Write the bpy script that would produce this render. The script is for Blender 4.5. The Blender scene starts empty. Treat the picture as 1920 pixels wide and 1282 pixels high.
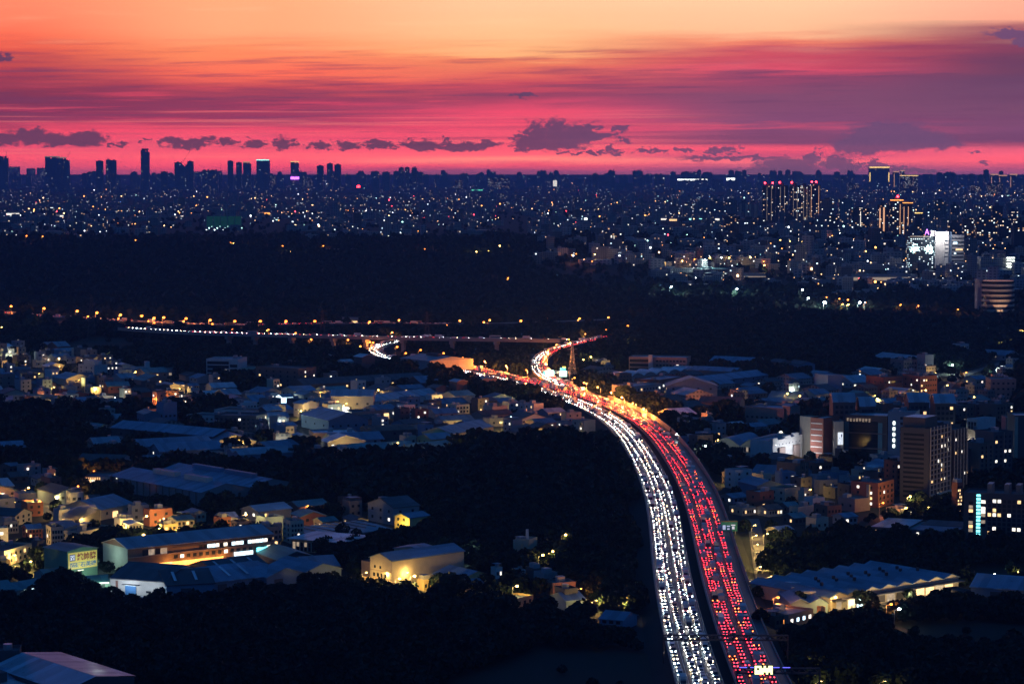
import bpy, bmesh, math, random
import numpy as np
from mathutils import Vector, Matrix
random.seed(7); rng = np.random.default_rng(7)
sc = bpy.context.scene
COL = sc.collection
PI = math.pi
HAZE = 5.5e-5
# ------------------------------------------------------------------ camera
F = 1920*85/36; HC = 180.0; PITCH = math.atan((641-322)/F)
cam_d = bpy.data.cameras.new('camera'); cam = bpy.data.objects.new('camera', cam_d); COL.objects.link(cam)
cam_d.sensor_width = 36; cam_d.lens = 85; cam_d.clip_start = 1; cam_d.clip_end = 200000
cam.location = (0, 0, HC); cam.rotation_euler = (PI/2-PITCH, 0, 0)
sc.camera = cam
sc.view_settings.view_transform = 'Standard'; sc.view_settings.look = 'None'
sc.view_settings.exposure = 0.0; sc.view_settings.gamma = 1.0
cy = sc.cycles
cy.use_light_tree = True; cy.max_bounces = 4; cy.diffuse_bounces = 2; cy.glossy_bounces = 2
cy.transmission_bounces = 2; cy.volume_bounces = 0; cy.transparent_max_bounces = 8
cy.sample_clamp_indirect = 2.0; cy.sample_clamp_direct = 0
cy.caustics_reflective = False; cy.caustics_refractive = False
cy.use_denoising = True

# ------------------------------------------------------------------ node helpers
class NT:
    def __init__(s, nt): s.nt = nt
    def new(s, t, **k):
        n = s.nt.nodes.new(t)
        for a, b in k.items(): setattr(n, a, b)
        return n
    def put(s, inp, v):
        if v is None: return
        if isinstance(v, bpy.types.NodeSocket): s.nt.links.new(v, inp)
        else: inp.default_value = v
    def m(s, op, a, b=None, c=None, clamp=False):
        n = s.new('ShaderNodeMath', operation=op, use_clamp=clamp)
        for i, v in enumerate((a, b, c)): s.put(n.inputs[i], v)
        return n.outputs[0]
    def v(s, op, a, b=None, c=None, out=0):
        n = s.new('ShaderNodeVectorMath', operation=op)
        for i, v in enumerate((a, b, c)): s.put(n.inputs[i], v)
        return n.outputs[out]
    def sm(s, x, a, b, lo=0.0, hi=1.0):
        n = s.new('ShaderNodeMapRange', interpolation_type='SMOOTHSTEP')
        for i, v in enumerate((x, a, b, lo, hi)): s.put(n.inputs[i], v)
        return n.outputs[0]
    def comb(s, x, y, z=0.0):
        n = s.new('ShaderNodeCombineXYZ')
        for i, v in enumerate((x, y, z)): s.put(n.inputs[i], v)
        return n.outputs[0]
    def sep(s, v):
        n = s.new('ShaderNodeSeparateXYZ'); s.put(n.inputs[0], v); return n.outputs
    def noise(s, vec, scale=1.0, detail=3.0, rough=0.5, col=False):
        n = s.new('ShaderNodeTexNoise'); s.put(n.inputs['Vector'], vec)
        n.inputs['Scale'].default_value = scale; n.inputs['Detail'].default_value = detail
        n.inputs['Roughness'].default_value = rough
        return n.outputs[1 if col else 0]
    def wn(s, vec):
        n = s.new('ShaderNodeTexWhiteNoise', noise_dimensions='3D'); s.put(n.inputs['Vector'], vec)
        return n.outputs
    def ramp(s, f, stops, interp='LINEAR'):
        n = s.new('ShaderNodeValToRGB'); cr = n.color_ramp; cr.interpolation = interp
        while len(cr.elements) > 1: cr.elements.remove(cr.elements[-1])
        stops = sorted(stops)
        cr.elements[0].position = stops[0][0]; cr.elements[0].color = (*stops[0][1], 1)
        for p, c in stops[1:]:
            e = cr.elements.new(p); e.color = (*c, 1)
        s.put(n.inputs[0], f); return n.outputs[0]
    def mix(s, f, a, b, bt='MIX'):
        n = s.new('ShaderNodeMix', data_type='RGBA', blend_type=bt)
        s.put(n.inputs[0], f); s.put(n.inputs[6], a); s.put(n.inputs[7], b); return n.outputs[2]
def lin(c): return tuple((v/255/12.92 if v <= 10.3 else ((v/255+.055)/1.055)**2.4) for v in c)
def lin4(c): return (*lin(c), 1)

# ------------------------------------------------------------------ world: dusk sky with streaked cloud
world = bpy.data.worlds.new("World"); sc.world = world; world.use_nodes = True
wt = NT(world.node_tree); world.node_tree.nodes.clear()
tc = wt.new('ShaderNodeTexCoord')
dx, dy, dz = wt.sep(wt.v('NORMALIZE', tc.outputs['Generated']))
az = wt.m('ARCTAN2', dx, dy); el = wt.m('ARCSINE', dz)
U = wt.m('MULTIPLY_ADD', az, F, 960.0)
V = wt.m('MULTIPLY_ADD', el, -F, 322.0)
# long thin streaks that tilt a little
st1 = wt.noise(wt.comb(wt.m('MULTIPLY', U, 1/420), wt.m('MULTIPLY', V, 1/30)), 1, 5, .55)
st2 = wt.noise(wt.comb(wt.m('MULTIPLY_ADD', U, 1/260, 7.3), wt.m('MULTIPLY_ADD', U, .0012, wt.m('MULTIPLY', V, 1/11))), 1, 5, .6)
big = wt.noise(wt.comb(wt.m('MULTIPLY_ADD', U, 1/520, 3.1), wt.m('MULTIPLY', V, 1/120)), 1, 3, .5)
Vw = wt.m('ADD', V, wt.m('MULTIPLY', wt.m('SUBTRACT', st1, .5), 46))
Vw = wt.m('ADD', Vw, wt.m('MULTIPLY', wt.m('SUBTRACT', big, .5), 40))
Vw = wt.m('ADD', Vw, wt.m('MULTIPLY', wt.m('SUBTRACT', st2, .5), wt.m('MULTIPLY', wt.sm(V, 30, 110), 44)))
fall = wt.sm(V, 225, 285, 1.0, .25)
Vw = wt.m('ADD', V, wt.m('MULTIPLY', wt.m('SUBTRACT', Vw, V), fall))
P_ = wt.m('MULTIPLY_ADD', Vw, -1/400, 345/400)
cols = {
 0:   [(0,(255,138,106)),(40,(255,130,100)),(75,(252,112,86)),(100,(226,90,80)),(120,(190,74,82)),(150,(160,62,86)),(180,(130,55,86)),(210,(122,54,92)),(238,(150,60,96)),(250,(238,80,108)),(280,(225,80,115)),(300,(238,86,116)),(322,(170,78,120))],
 480: [(0,(255,174,128)),(60,(255,170,124)),(100,(255,142,98)),(138,(250,110,90)),(165,(190,75,90)),(190,(140,60,95)),(210,(150,60,95)),(230,(160,60,100)),(244,(235,78,110)),(270,(235,85,118)),(295,(252,96,120)),(311,(230,80,118)),(325,(130,70,118))],
 960: [(0,(255,200,156)),(60,(255,194,144)),(100,(255,176,122)),(114,(238,128,98)),(140,(226,105,96)),(158,(200,78,96)),(185,(160,68,100)),(213,(236,80,112)),(240,(230,80,112)),(270,(238,86,116)),(290,(255,100,122)),(300,(255,138,132)),(310,(228,85,118)),(320,(150,75,120)),(332,(108,70,115))],
 1440:[(0,(255,206,165)),(60,(255,190,148)),(80,(240,132,108)),(98,(205,85,100)),(120,(200,74,100)),(136,(218,80,108)),(148,(150,70,105)),(180,(130,75,110)),(232,(130,75,115)),(240,(190,80,115)),(249,(130,75,115)),(270,(130,72,112)),(280,(245,90,120)),(293,(190,80,120)),(304,(250,112,130)),(315,(150,80,125)),(330,(108,74,120))],
 1920:[(0,(255,180,152)),(42,(250,168,142)),(60,(160,88,104)),(100,(132,66,96)),(125,(110,64,96)),(160,(105,70,105)),(200,(120,75,110)),(240,(125,75,115)),(266,(115,70,110)),(288,(245,100,130)),(302,(250,98,124)),(315,(185,85,125)),(330,(115,75,125))]}
cur = None; xs = sorted(cols)
for i, x in enumerate(xs):
    r = wt.ramp(P_, [((345-y)/400, lin(c)) for y, c in cols[x]])
    cur = r if cur is None else wt.mix(wt.sm(U, float(xs[i-1]), float(x)), cur, r)
# darker streak texture inside the purple deck
dk = wt.sm(st2, .48, .72)
dkm = wt.m('MULTIPLY', dk, wt.m('MULTIPLY', wt.sm(V, 60, 130), wt.sm(V, 300, 240)))
cur = wt.mix(wt.m('MULTIPLY', dkm, .5), cur, lin4((105,62,100)))
br = wt.m('MULTIPLY', wt.sm(st2, .50, .30), wt.m('MULTIPLY', wt.sm(V, 130, 200), wt.sm(V, 262, 240)))
cur = wt.mix(wt.m('MULTIPLY', wt.m('MULTIPLY', br, wt.sm(U, 1350.0, 900.0)), .40), cur, lin4((245,78,110)))
cur = wt.mix(wt.m('MULTIPLY', wt.m('MULTIPLY', wt.sm(st1, .5, .75), wt.sm(V, 150, 60)), .25), cur, lin4((255,212,168)))
st3 = wt.noise(wt.comb(wt.m('MULTIPLY_ADD', U, 1/700, 2.7), wt.m('MULTIPLY_ADD', U, .0006, wt.m('MULTIPLY', V, 1/6.5))), 1, 4, .6)
cur = wt.mix(wt.m('MULTIPLY', wt.m('MULTIPLY', wt.sm(st3, .50, .68), wt.m('MULTIPLY', wt.sm(V, 196, 215), wt.sm(V, 312, 300))), wt.m('MULTIPLY', wt.sm(U, 1500.0, 1100.0), .36)), cur, lin4((255,132,130)))
cur = wt.mix(wt.m('MULTIPLY', wt.m('MULTIPLY', wt.sm(st3, .48, .30), wt.m('MULTIPLY', wt.sm(V, 100, 150), wt.sm(V, 300, 270))), .45), cur, lin4((116,70,102)))
# near-horizon cumulus
blobs = [(20,262,45,14),(75,257,42,14),(110,264,62,12),(170,261,42,15),(235,272,20,5),(275,267,8,6),(330,266,22,10),(365,269,34,9),(387,264,16,9),(425,268,24,8),
 (480,270,24,8),(535,268,20,11),(560,271,10,4),(600,273,24,9),(655,274,20,8),(708,271,28,9),(730,274,14,6),(775,271,24,9),(815,275,42,9),(870,276,48,9),(835,263,9,6),(915,272,20,8),
 (985,270,30,13),(1008,250,23,25),(1043,248,20,27),(1074,254,22,25),(1105,251,19,24),(1040,270,66,14),(1125,255,34,5),(1160,243,15,7),(1170,263,11,6),(975,257,8,8),(1145,280,15,8),(1165,288,16,4),(1205,282,20,5),(1235,284,22,4),(1283,282,15,4),(1335,284,22,4),(1365,280,24,6),(1095,288,55,3),
 (1380,296,110,5),(1470,310,62,13),(1515,300,15,12),(1526,289,9,9),(1512,296,9,8),(1560,305,30,15),(1585,316,22,12),(1608,309,8,8),(1642,313,24,10),(1630,306,13,9),(1450,322,90,9),
 (1600,275,52,20),(1640,262,72,24),(1700,265,82,20),(1660,245,70,15),(1745,270,50,9),(1820,288,16,4),(1832,305,9,4),(980,180,22,5),(12,114,30,9),(1890,72,60,10),(1915,86,40,12),(1700,320,70,5)]
mind = None
wob = wt.noise(wt.comb(wt.m('MULTIPLY', U, 1/20), wt.m('MULTIPLY', V, 1/11)), 1, 6, .62, col=True)
wob = wt.v('MULTIPLY', wt.v('SUBTRACT', wob, (.5, .5, .5)), (86, 36, 0))
UV = wt.v('ADD', wt.comb(U, V), wob)
for (bx, by, rx, ry) in blobs:
    q = wt.v('MULTIPLY_ADD', UV, (1/rx, 1/ry, 0), (-bx/rx, -by/ry, 0))
    l = wt.v('LENGTH', q, out=1)
    mind = l if mind is None else wt.m('SMOOTH_MIN', mind, l, .18)
cm = wt.sm(mind, 1.18, .70)
ccol = wt.mix(wt.sm(U, 700, 1500), lin4((92,62,98)), lin4((110,76,116)))
cur = wt.mix(wt.m('MULTIPLY', cm, .93), cur, ccol)
# the rest of the dome, outside the photograph: dusk fading to deep blue
absaz = wt.m('ABSOLUTE', az)
side = wt.sm(absaz, .40, 1.5)
domecol = wt.ramp(wt.m('MULTIPLY', el, 2/PI), [(0,(.012,.050,.150)),(.06,(.011,.062,.215)),(.18,(.010,.064,.225)),(.5,(.008,.058,.210)),(1,(.007,.052,.190))])
up = wt.sm(el, .074, .20)
k = wt.m('MAXIMUM', side, up)
cur = wt.mix(k, cur, domecol)
# the air in the haze box takes part of the low sky's light: the sky behind it is that much brighter
plen = wt.m('MINIMUM', wt.m('DIVIDE', 150.0, wt.m('MAXIMUM', el, .0008)), 30000.0)
boost = wt.m('POWER', 2.71828, wt.m('MULTIPLY', plen, HAZE*1.03))
boost = wt.m('ADD', 1.0, wt.m('MULTIPLY', wt.m('SUBTRACT', boost, 1.0), wt.sm(absaz, .9, .3)))
gone = wt.m('SUBTRACT', 1.0, wt.m('DIVIDE', 1.0, boost))
air = wt.v('SCALE', (.015, .024, .120)); wt.put(air.node.inputs['Scale'], gone)
cur = wt.v('MAXIMUM', wt.v('SUBTRACT', cur, air), (0.002, .002, .002))
cur = wt.v('SCALE', cur); wt.put(cur.node.inputs['Scale'], boost)
bg = wt.new('ShaderNodeBackground'); wt.put(bg.inputs[0], cur); bg.inputs[1].default_value = 1.04
wo = wt.new('ShaderNodeOutputWorld'); world.node_tree.links.new(bg.outputs[0], wo.inputs[0])
world.cycles.sampling_method = 'MANUAL'; world.cycles.sample_map_resolution = 2048

# ------------------------------------------------------------------ terrain and pixel helpers
def zt(x, y):
    t = (y-2950.0)/1300.0; t = 0.0 if t < 0 else (1.0 if t > 1 else t)
    z = 60*t*t*(3-2*t)
    if 0 < t < 1: z += 5*math.sin(x/170+1.2)*math.sin(y/210)*t*(1-t)*4
    return z
cp, sp = math.cos(PITCH), math.sin(PITCH)
def ray(px, py):
    u = (px-960)/F; v = -(py-641)/F
    return Vector((u, cp+v*sp, v*cp-sp))
def P(px, py, off=0.0):
    d = ray(px, py); d = d/d.y
    if d.z > -0.0012: d.z = -0.0012
    y0 = 300.0; y1 = 700.0
    while y1 < 150000 and HC+d.z*y1 > zt(d.x*y1, y1)+off:
        y0 = y1; y1 *= 1.01
    for _ in range(24):
        ym = (y0+y1)/2
        if HC+d.z*ym > zt(d.x*ym, ym)+off: y0 = ym
        else: y1 = ym
    return Vector((d.x*y1, y1, HC+d.z*y1))
def proj(p):
    x, y, z = p[0], p[1], p[2]-HC
    dep = y*cp - z*sp; upc = y*sp + z*cp
    return 960+F*x/dep, 641-F*upc/dep
# occupied cells (10 m)
OCC = set(); TOCC = set()
def occ_rect(p, w, d, yaw, grow=2.0, test=False):
    c, s = math.cos(yaw), math.sin(yaw); n = []
    a = -grow
    while a <= w+grow:
        b = -grow
        while b <= d+grow:
            n.append((int((p.x+a*c-b*s)//6), int((p.y+a*s+b*c)//6))); b += 4
        a += 4
    if test: return any(q in OCC for q in n)
    OCC.update(n)
def occ_disc(x, y, r):
    k = int(r//6)+1; cx, cyy = int(x//6), int(y//6)
    for i in range(-k, k+1):
        for j in range(-k, k+1):
            if math.hypot(i*6, j*6) <= r+3: OCC.add((cx+i, cyy+j))

# ------------------------------------------------------------------ object helpers
def tag(o, label=None, cat=None, group=None, kind=None):
    if label: o['label'] = label
    if cat: o['category'] = cat
    if group: o['group'] = group
    if kind: o['kind'] = kind
    return o
def link(name, data, parent=None, loc=None, rz=None):
    o = bpy.data.objects.new(name, data); COL.objects.link(o)
    if parent: o.parent = parent
    if loc is not None: o.location = loc
    if rz is not None: o.rotation_euler = (0, 0, rz)
    return o
class MB:
    def __init__(s): s.v = []; s.f = []; s.mi = []; s.mats = []
    def mat(s, m):
        if m not in s.mats: s.mats.append(m)
        return s.mats.index(m)
    def face(s, pts, m):
        i = len(s.v); s.v.extend(pts); s.f.append(tuple(range(i, i+len(pts)))); s.mi.append(s.mat(m))
    def box(s, x0, y0, z0, x1, y1, z1, m, top=None, bottom=True, M=None):
        c = [(x0,y0,z0),(x1,y0,z0),(x1,y1,z0),(x0,y1,z0),(x0,y0,z1),(x1,y0,z1),(x1,y1,z1),(x0,y1,z1)]
        if M: c = [tuple(M @ Vector(q)) for q in c]
        i = len(s.v); s.v.extend(c); k = s.mat(m); kt = s.mat(top) if top else k
        for f, mm in (((0,1,5,4),k),((1,2,6,5),k),((2,3,7,6),k),((3,0,4,7),k),((4,5,6,7),kt)):
            s.f.append(tuple(i+a for a in f)); s.mi.append(mm)
        if bottom: s.f.append((i+3,i+2,i+1,i)); s.mi.append(k)
        return s
    def tube(s, a, b, r0, r1, m, n=6):
        a = Vector(a); b = Vector(b); d = (b-a).normalized()
        t = d.orthogonal().normalized(); w = d.cross(t); i = len(s.v); k = s.mat(m)
        for p, r in ((a, r0), (b, r1)):
            for j in range(n):
                g = 2*PI*j/n; s.v.append(tuple(p+(t*math.cos(g)+w*math.sin(g))*r))
        for j in range(n):
            s.f.append((i+j, i+(j+1)%n, i+n+(j+1)%n, i+n+j)); s.mi.append(k)
        s.f.append(tuple(i+n+j for j in range(n))); s.mi.append(k)
        s.f.append(tuple(i+n-1-j for j in range(n))); s.mi.append(k)
        return s
    def ball(s, c, rx, ry, rz, m, n=8, k=5):
        i = len(s.v); mi = s.mat(m); c = Vector(c)
        for a in range(1, k):
            t = PI*a/k
            for b in range(n):
                g = 2*PI*b/n
                s.v.append((c.x+rx*math.sin(t)*math.cos(g), c.y+ry*math.sin(t)*math.sin(g), c.z+rz*math.cos(t)))
        T = len(s.v); s.v.append((c.x, c.y, c.z+rz)); s.v.append((c.x, c.y, c.z-rz))
        for b in range(n):
            s.f.append((T, i+b, i+(b+1)%n)); s.mi.append(mi)
            for a in range(k-2):
                s.f.append((i+a*n+b, i+(a+1)*n+b, i+(a+1)*n+(b+1)%n, i+a*n+(b+1)%n)); s.mi.append(mi)
            s.f.append((i+(k-2)*n+b, T+1, i+(k-2)*n+(b+1)%n)); s.mi.append(mi)
        return s
    def mesh(s, name):
        me = bpy.data.meshes.new(name); me.from_pydata(s.v, [], s.f)
        for m in s.mats: me.materials.append(m)
        me.polygons.foreach_set('material_index', s.mi); me.update(); return me
    def build(s, name, parent=None, loc=None, rz=None): return link(name, s.mesh(name), parent, loc, rz)
def np_mesh(name, verts, quads, mats, mi=None):
    me = bpy.data.meshes.new(name); nv = len(verts); nf = len(quads); k = quads.shape[1]
    me.vertices.add(nv); me.vertices.foreach_set('co', np.ascontiguousarray(verts, dtype=np.float32).ravel())
    me.loops.add(nf*k); me.loops.foreach_set('vertex_index', np.ascontiguousarray(quads, dtype=np.int32).ravel())
    me.polygons.add(nf); me.polygons.foreach_set('loop_start', np.arange(0, nf*k, k, dtype=np.int32))
    for m in mats: me.materials.append(m)
    if mi is not None: me.polygons.foreach_set('material_index', np.ascontiguousarray(mi, dtype=np.int32))
    me.update(calc_edges=True); me.validate(); return me

# ------------------------------------------------------------------ materials
MT = {}
def pmat(name, col, rough=.7, metal=0.0, var=.25, scale=.15, streak=False, spec=.4, rnd=0.0, bump=None):
    m = bpy.data.materials.new(name); m.use_nodes = True; n = NT(m.node_tree)
    b = m.node_tree.nodes['Principled BSDF']; g = n.new('ShaderNodeTexCoord')
    vec = g.outputs['Object']
    if streak: vec = n.v('MULTIPLY', vec, (1.0, .12, 1.0))
    ns = n.noise(vec, scale, 4, .6)
    f = n.m('MULTIPLY_ADD', ns, 2*var, 1-var)
    if rnd:
        oi = n.new('ShaderNodeObjectInfo'); f = n.m('MULTIPLY', f, n.m('MULTIPLY_ADD', oi.outputs['Random'], 2*rnd, 1-rnd))
    if bump:   # sheet metal: single panels differ, some rusted
        ox, oy, oz = n.sep(g.outputs['Object']); cell = n.comb(n.m('FLOOR', n.m('MULTIPLY', ox, .30)), n.m('FLOOR', n.m('MULTIPLY', oy, .09)), 3.0)
        f = n.m('MULTIPLY', f, n.m('MULTIPLY_ADD', n.wn(cell)[0], .55, .68))
    c = n.v('SCALE', tuple(col)); n.put(c.node.inputs['Scale'], f)
    if bump: c = n.mix(n.m('MULTIPLY', n.sm(n.noise(g.outputs['Object'], .35, 5, .7), .58, .72), .5), c, (.10,.06,.045,1))
    n.put(b.inputs['Base Color'], c)
    b.inputs['Roughness'].default_value = rough; b.inputs['Metallic'].default_value = metal
    b.inputs['Specular IOR Level'].default_value = spec
    if bump:
        wv = n.new('ShaderNodeTexWave', wave_type='BANDS', bands_direction='X'); n.put(wv.inputs['Vector'], g.outputs['Object'])
        wv.inputs['Scale'].default_value = bump; bp = n.new('ShaderNodeBump'); bp.inputs['Strength'].default_value = .5; bp.inputs['Distance'].default_value = .1
        n.put(bp.inputs['Height'], wv.outputs[1]); n.put(b.inputs['Normal'], bp.outputs[0])
    MT[name] = m; return m
def emat(name, col, st, sample=False, base=(.3,.3,.3), vary=0.0):
    m = bpy.data.materials.new(name); m.use_nodes = True; n = NT(m.node_tree); b = m.node_tree.nodes['Principled BSDF']
    b.inputs['Base Color'].default_value = (*base, 1); b.inputs['Emission Color'].default_value = (*col, 1)
    b.inputs['Emission Strength'].default_value = st
    if vary:
        g = n.new('ShaderNodeNewGeometry'); q = n.noise(g.outputs['Position'], .8, 2, .5)
        n.put(b.inputs['Emission Strength'], n.m('MULTIPLY', n.m('MULTIPLY_ADD', q, 2*vary, 1-vary), st))
    m.cycles.emission_sampling = 'AUTO' if sample else 'NONE'
    MT[name] = m; return m
pmat('ground', (.008,.018,.018), .95, var=.5, scale=.02)
pmat('field', (.014,.020,.012), .95, var=.35, scale=.03, streak=True)
pmat('paved', (.16,.155,.145), .9, var=.3, scale=.08)
pmat('asphalt', (.055,.055,.058), .42, var=.25, scale=.12)
pmat('paint', (.7,.7,.68), .6, var=.1)
pmat('concrete', (.30,.29,.27), .85, var=.25, scale=.2, rnd=.1)
pmat('barrier', (.36,.33,.29), .8, var=.25, scale=.2)
pmat('steel', (.30,.31,.33), .5, .4, var=.15)
pmat('darksteel', (.06,.06,.07), .5, .4, var=.15)
for nme, c in (('wall_white',(.62,.60,.57)),('wall_cream',(.56,.48,.36)),('wall_grey',(.33,.33,.34)),('wall_tile',(.30,.22,.19)),
               ('wall_brick',(.30,.11,.075)),('wall_green',(.14,.30,.22)),('wall_blue',(.18,.26,.36)),('wall_pale',(.42,.50,.46)),('wall_dark',(.10,.095,.10)),('wall_brown',(.20,.13,.10)),('wall_yellow',(.62,.47,.22))):
    pmat(nme, c, .85, var=.22, scale=.35, rnd=.15)
for nme, c, r in (('roof_blue',(.17,.25,.34),.45),('roof_grey',(.32,.37,.42),.42),('roof_teal',(.12,.24,.24),.5),('roof_dark',(.075,.08,.09),.6),
                  ('roof_white',(.66,.66,.68),.4),('roof_rust',(.22,.10,.07),.6),('roof_sky_pink',(.72,.58,.56),.22)):  # last entry: pink of the dusk sky put into the base colour
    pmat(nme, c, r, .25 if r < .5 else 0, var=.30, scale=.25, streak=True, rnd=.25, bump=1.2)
pmat('tank', (.55,.56,.58), .3, .7, var=.1)
pmat('bark', (.07,.05,.035), .9)
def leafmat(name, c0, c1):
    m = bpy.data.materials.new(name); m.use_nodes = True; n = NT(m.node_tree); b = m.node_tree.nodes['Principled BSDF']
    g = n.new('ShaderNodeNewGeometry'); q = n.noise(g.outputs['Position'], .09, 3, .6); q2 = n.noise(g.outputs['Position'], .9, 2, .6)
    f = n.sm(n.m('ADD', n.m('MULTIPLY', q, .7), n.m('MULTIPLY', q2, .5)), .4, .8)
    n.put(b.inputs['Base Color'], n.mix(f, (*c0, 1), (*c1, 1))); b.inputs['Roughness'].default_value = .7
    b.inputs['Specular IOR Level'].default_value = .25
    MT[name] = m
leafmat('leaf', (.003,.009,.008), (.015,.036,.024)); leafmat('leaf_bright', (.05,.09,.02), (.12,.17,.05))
emat('lit_warm', (1,.62,.26), 1.7, vary=.8); emat('lit_white', (1,.92,.78), 1.8, vary=.8); emat('lit_cool', (.62,.88,1), 2.4, vary=.8)
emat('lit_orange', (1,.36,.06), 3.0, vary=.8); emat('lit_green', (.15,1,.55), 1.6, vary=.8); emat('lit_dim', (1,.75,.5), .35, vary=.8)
pmat('glass_dark', (.03,.035,.045), .15, 0, var=.1)
emat('led_red', (1,.02,.03), 30); emat('led_blue', (.12,.12,1), 2.5); emat('led_purple', (.6,.15,1), 6); emat('led_cyan', (.2,.9,1), 3)
emat('gold_strip', (1,.50,.24), 1.1); emat('gold_crown', (1,.66,.18), 2.2); emat('white_strip', (.9,1,.9), 5)
emat('bulb_orange', (1,.24,.025), 6); emat('bulb_yellow', (1,.55,.12), 22); emat('bulb_white', (.85,1,.9), 55); emat('bulb_flood', (.75,1,.95), 220)
emat('far_warm', (1,.55,.24), 9); emat('far_white', (.85,.92,1), 7); emat('far_orange', (1,.36,.08), 10); emat('far_cyan', (.5,1,.9), 6); emat('far_red', (1,.05,.08), 16)
emat('headlight', (1,.93,.82), 38, sample=True); emat('headlight_cool', (.72,.92,1), 38, sample=True); emat('headlight_warm', (1,.72,.42), 38, sample=True)
emat('taillight', (1,.025,.04), 15, sample=True); emat('taillight_amber', (1,.16,.03), 15, sample=True)
emat('sign_panel_lit', (.35,1,.85), 3.0); emat('led_board', (.95,1,.42), 2.2)
def gridmat(name, ramp, lit, cw=4.2, chh=3.4, st=2.0, warm=.6, dark=True):
    m = bpy.data.materials.new(name); m.use_nodes = True; n = NT(m.node_tree); b = m.node_tree.nodes['Principled BSDF']
    g = n.new('ShaderNodeNewGeometry'); oi = n.new('ShaderNodeObjectInfo')
    px, py, pz = n.sep(g.outputs['Position']); nx, ny, nz = n.sep(g.outputs['Normal'])
    u = n.m('SUBTRACT', n.m('MULTIPLY', py, nx), n.m('MULTIPLY', px, ny))
    uu = n.m('DIVIDE', u, cw); vv = n.m('DIVIDE', pz, chh)
    cu, cv = n.m('FLOOR', uu), n.m('FLOOR', vv); fu, fv = n.m('FRACT', uu), n.m('FRACT', vv)
    key = n.m('ADD', n.m('MULTIPLY', oi.outputs['Random'], 91), n.m('ROUND', n.m('MULTIPLY', nx, 9)))
    w = n.wn(n.comb(cu, cv, key)); w2 = n.wn(n.comb(cv, cu, n.m('ADD', key, 5)))
    inw = n.m('MULTIPLY', n.m('MULTIPLY', n.m('GREATER_THAN', fu, .25), n.m('LESS_THAN', fu, .8)), n.m('MULTIPLY', n.m('GREATER_THAN', fv, .3), n.m('LESS_THAN', fv, .8)))
    wall = n.m('LESS_THAN', n.m('ABSOLUTE', nz), .5); inw = n.m('MULTIPLY', inw, wall)
    big = n.noise(n.comb(n.m('MULTIPLY', cu, .13), n.m('MULTIPLY', cv, .1), key), 1, 1, .5)
    thr = n.m('SUBTRACT', 1.0, n.m('MULTIPLY', lit*2, big))
    on = n.m('MULTIPLY', n.m('GREATER_THAN', w[0], thr), inw)
    col = n.ramp(w2[0], [(0,(1,.50,.20)),(warm*.6,(1,.68,.38)),(warm,(1,.92,.78)),(warm+.25,(.78,.92,1)),(1,(.6,.9,1))])
    wr = n.ramp(n.m('FRACT', n.m('MULTIPLY', oi.outputs['Random'], 7.3)), ramp)
    wc = n.mix(n.m('MULTIPLY', inw, .75 if dark else 0), wr, (.02,.025,.035,1))
    nn = n.noise(g.outputs['Position'], .07, 3, .6); wc = n.mix(n.sm(nn, .35, .8, 0, .4), wc, (.08,.08,.09,1))
    n.put(b.inputs['Base Color'], wc); b.inputs['Roughness'].default_value = .8
    n.put(b.inputs['Emission Color'], col); n.put(b.inputs['Emission Strength'], n.m('MULTIPLY', n.m('MULTIPLY', on, st), n.m('MULTIPLY_ADD', w2[0], 1.2, .3)))
    m.cycles.emission_sampling = 'NONE'; MT[name] = m
WR = [(0,(.16,.14,.13)),(.25,(.30,.28,.26)),(.5,(.22,.14,.11)),(.75,(.42,.40,.37)),(1,(.12,.12,.14))]
gridmat('grid_tower', WR, .06, 4.2, 3.4, 2.4)
gridmat('grid_tower_dark', [(0,(.05,.05,.06)),(1,(.10,.09,.09))], .12, 4.0, 3.4, 1.9, .75)
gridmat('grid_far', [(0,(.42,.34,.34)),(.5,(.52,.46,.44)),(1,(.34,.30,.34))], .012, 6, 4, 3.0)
gridmat('grid_house', [(0,(.30,.28,.25)),(.3,(.46,.43,.38)),(.6,(.22,.13,.10)),(1,(.34,.34,.35))], .035, 3.2, 3.2, 2.0, .65)
gridmat('grid_glass', [(0,(.04,.06,.07)),(1,(.05,.08,.09))], .30, 3.2, 3.0, 2.2, .05)
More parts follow.
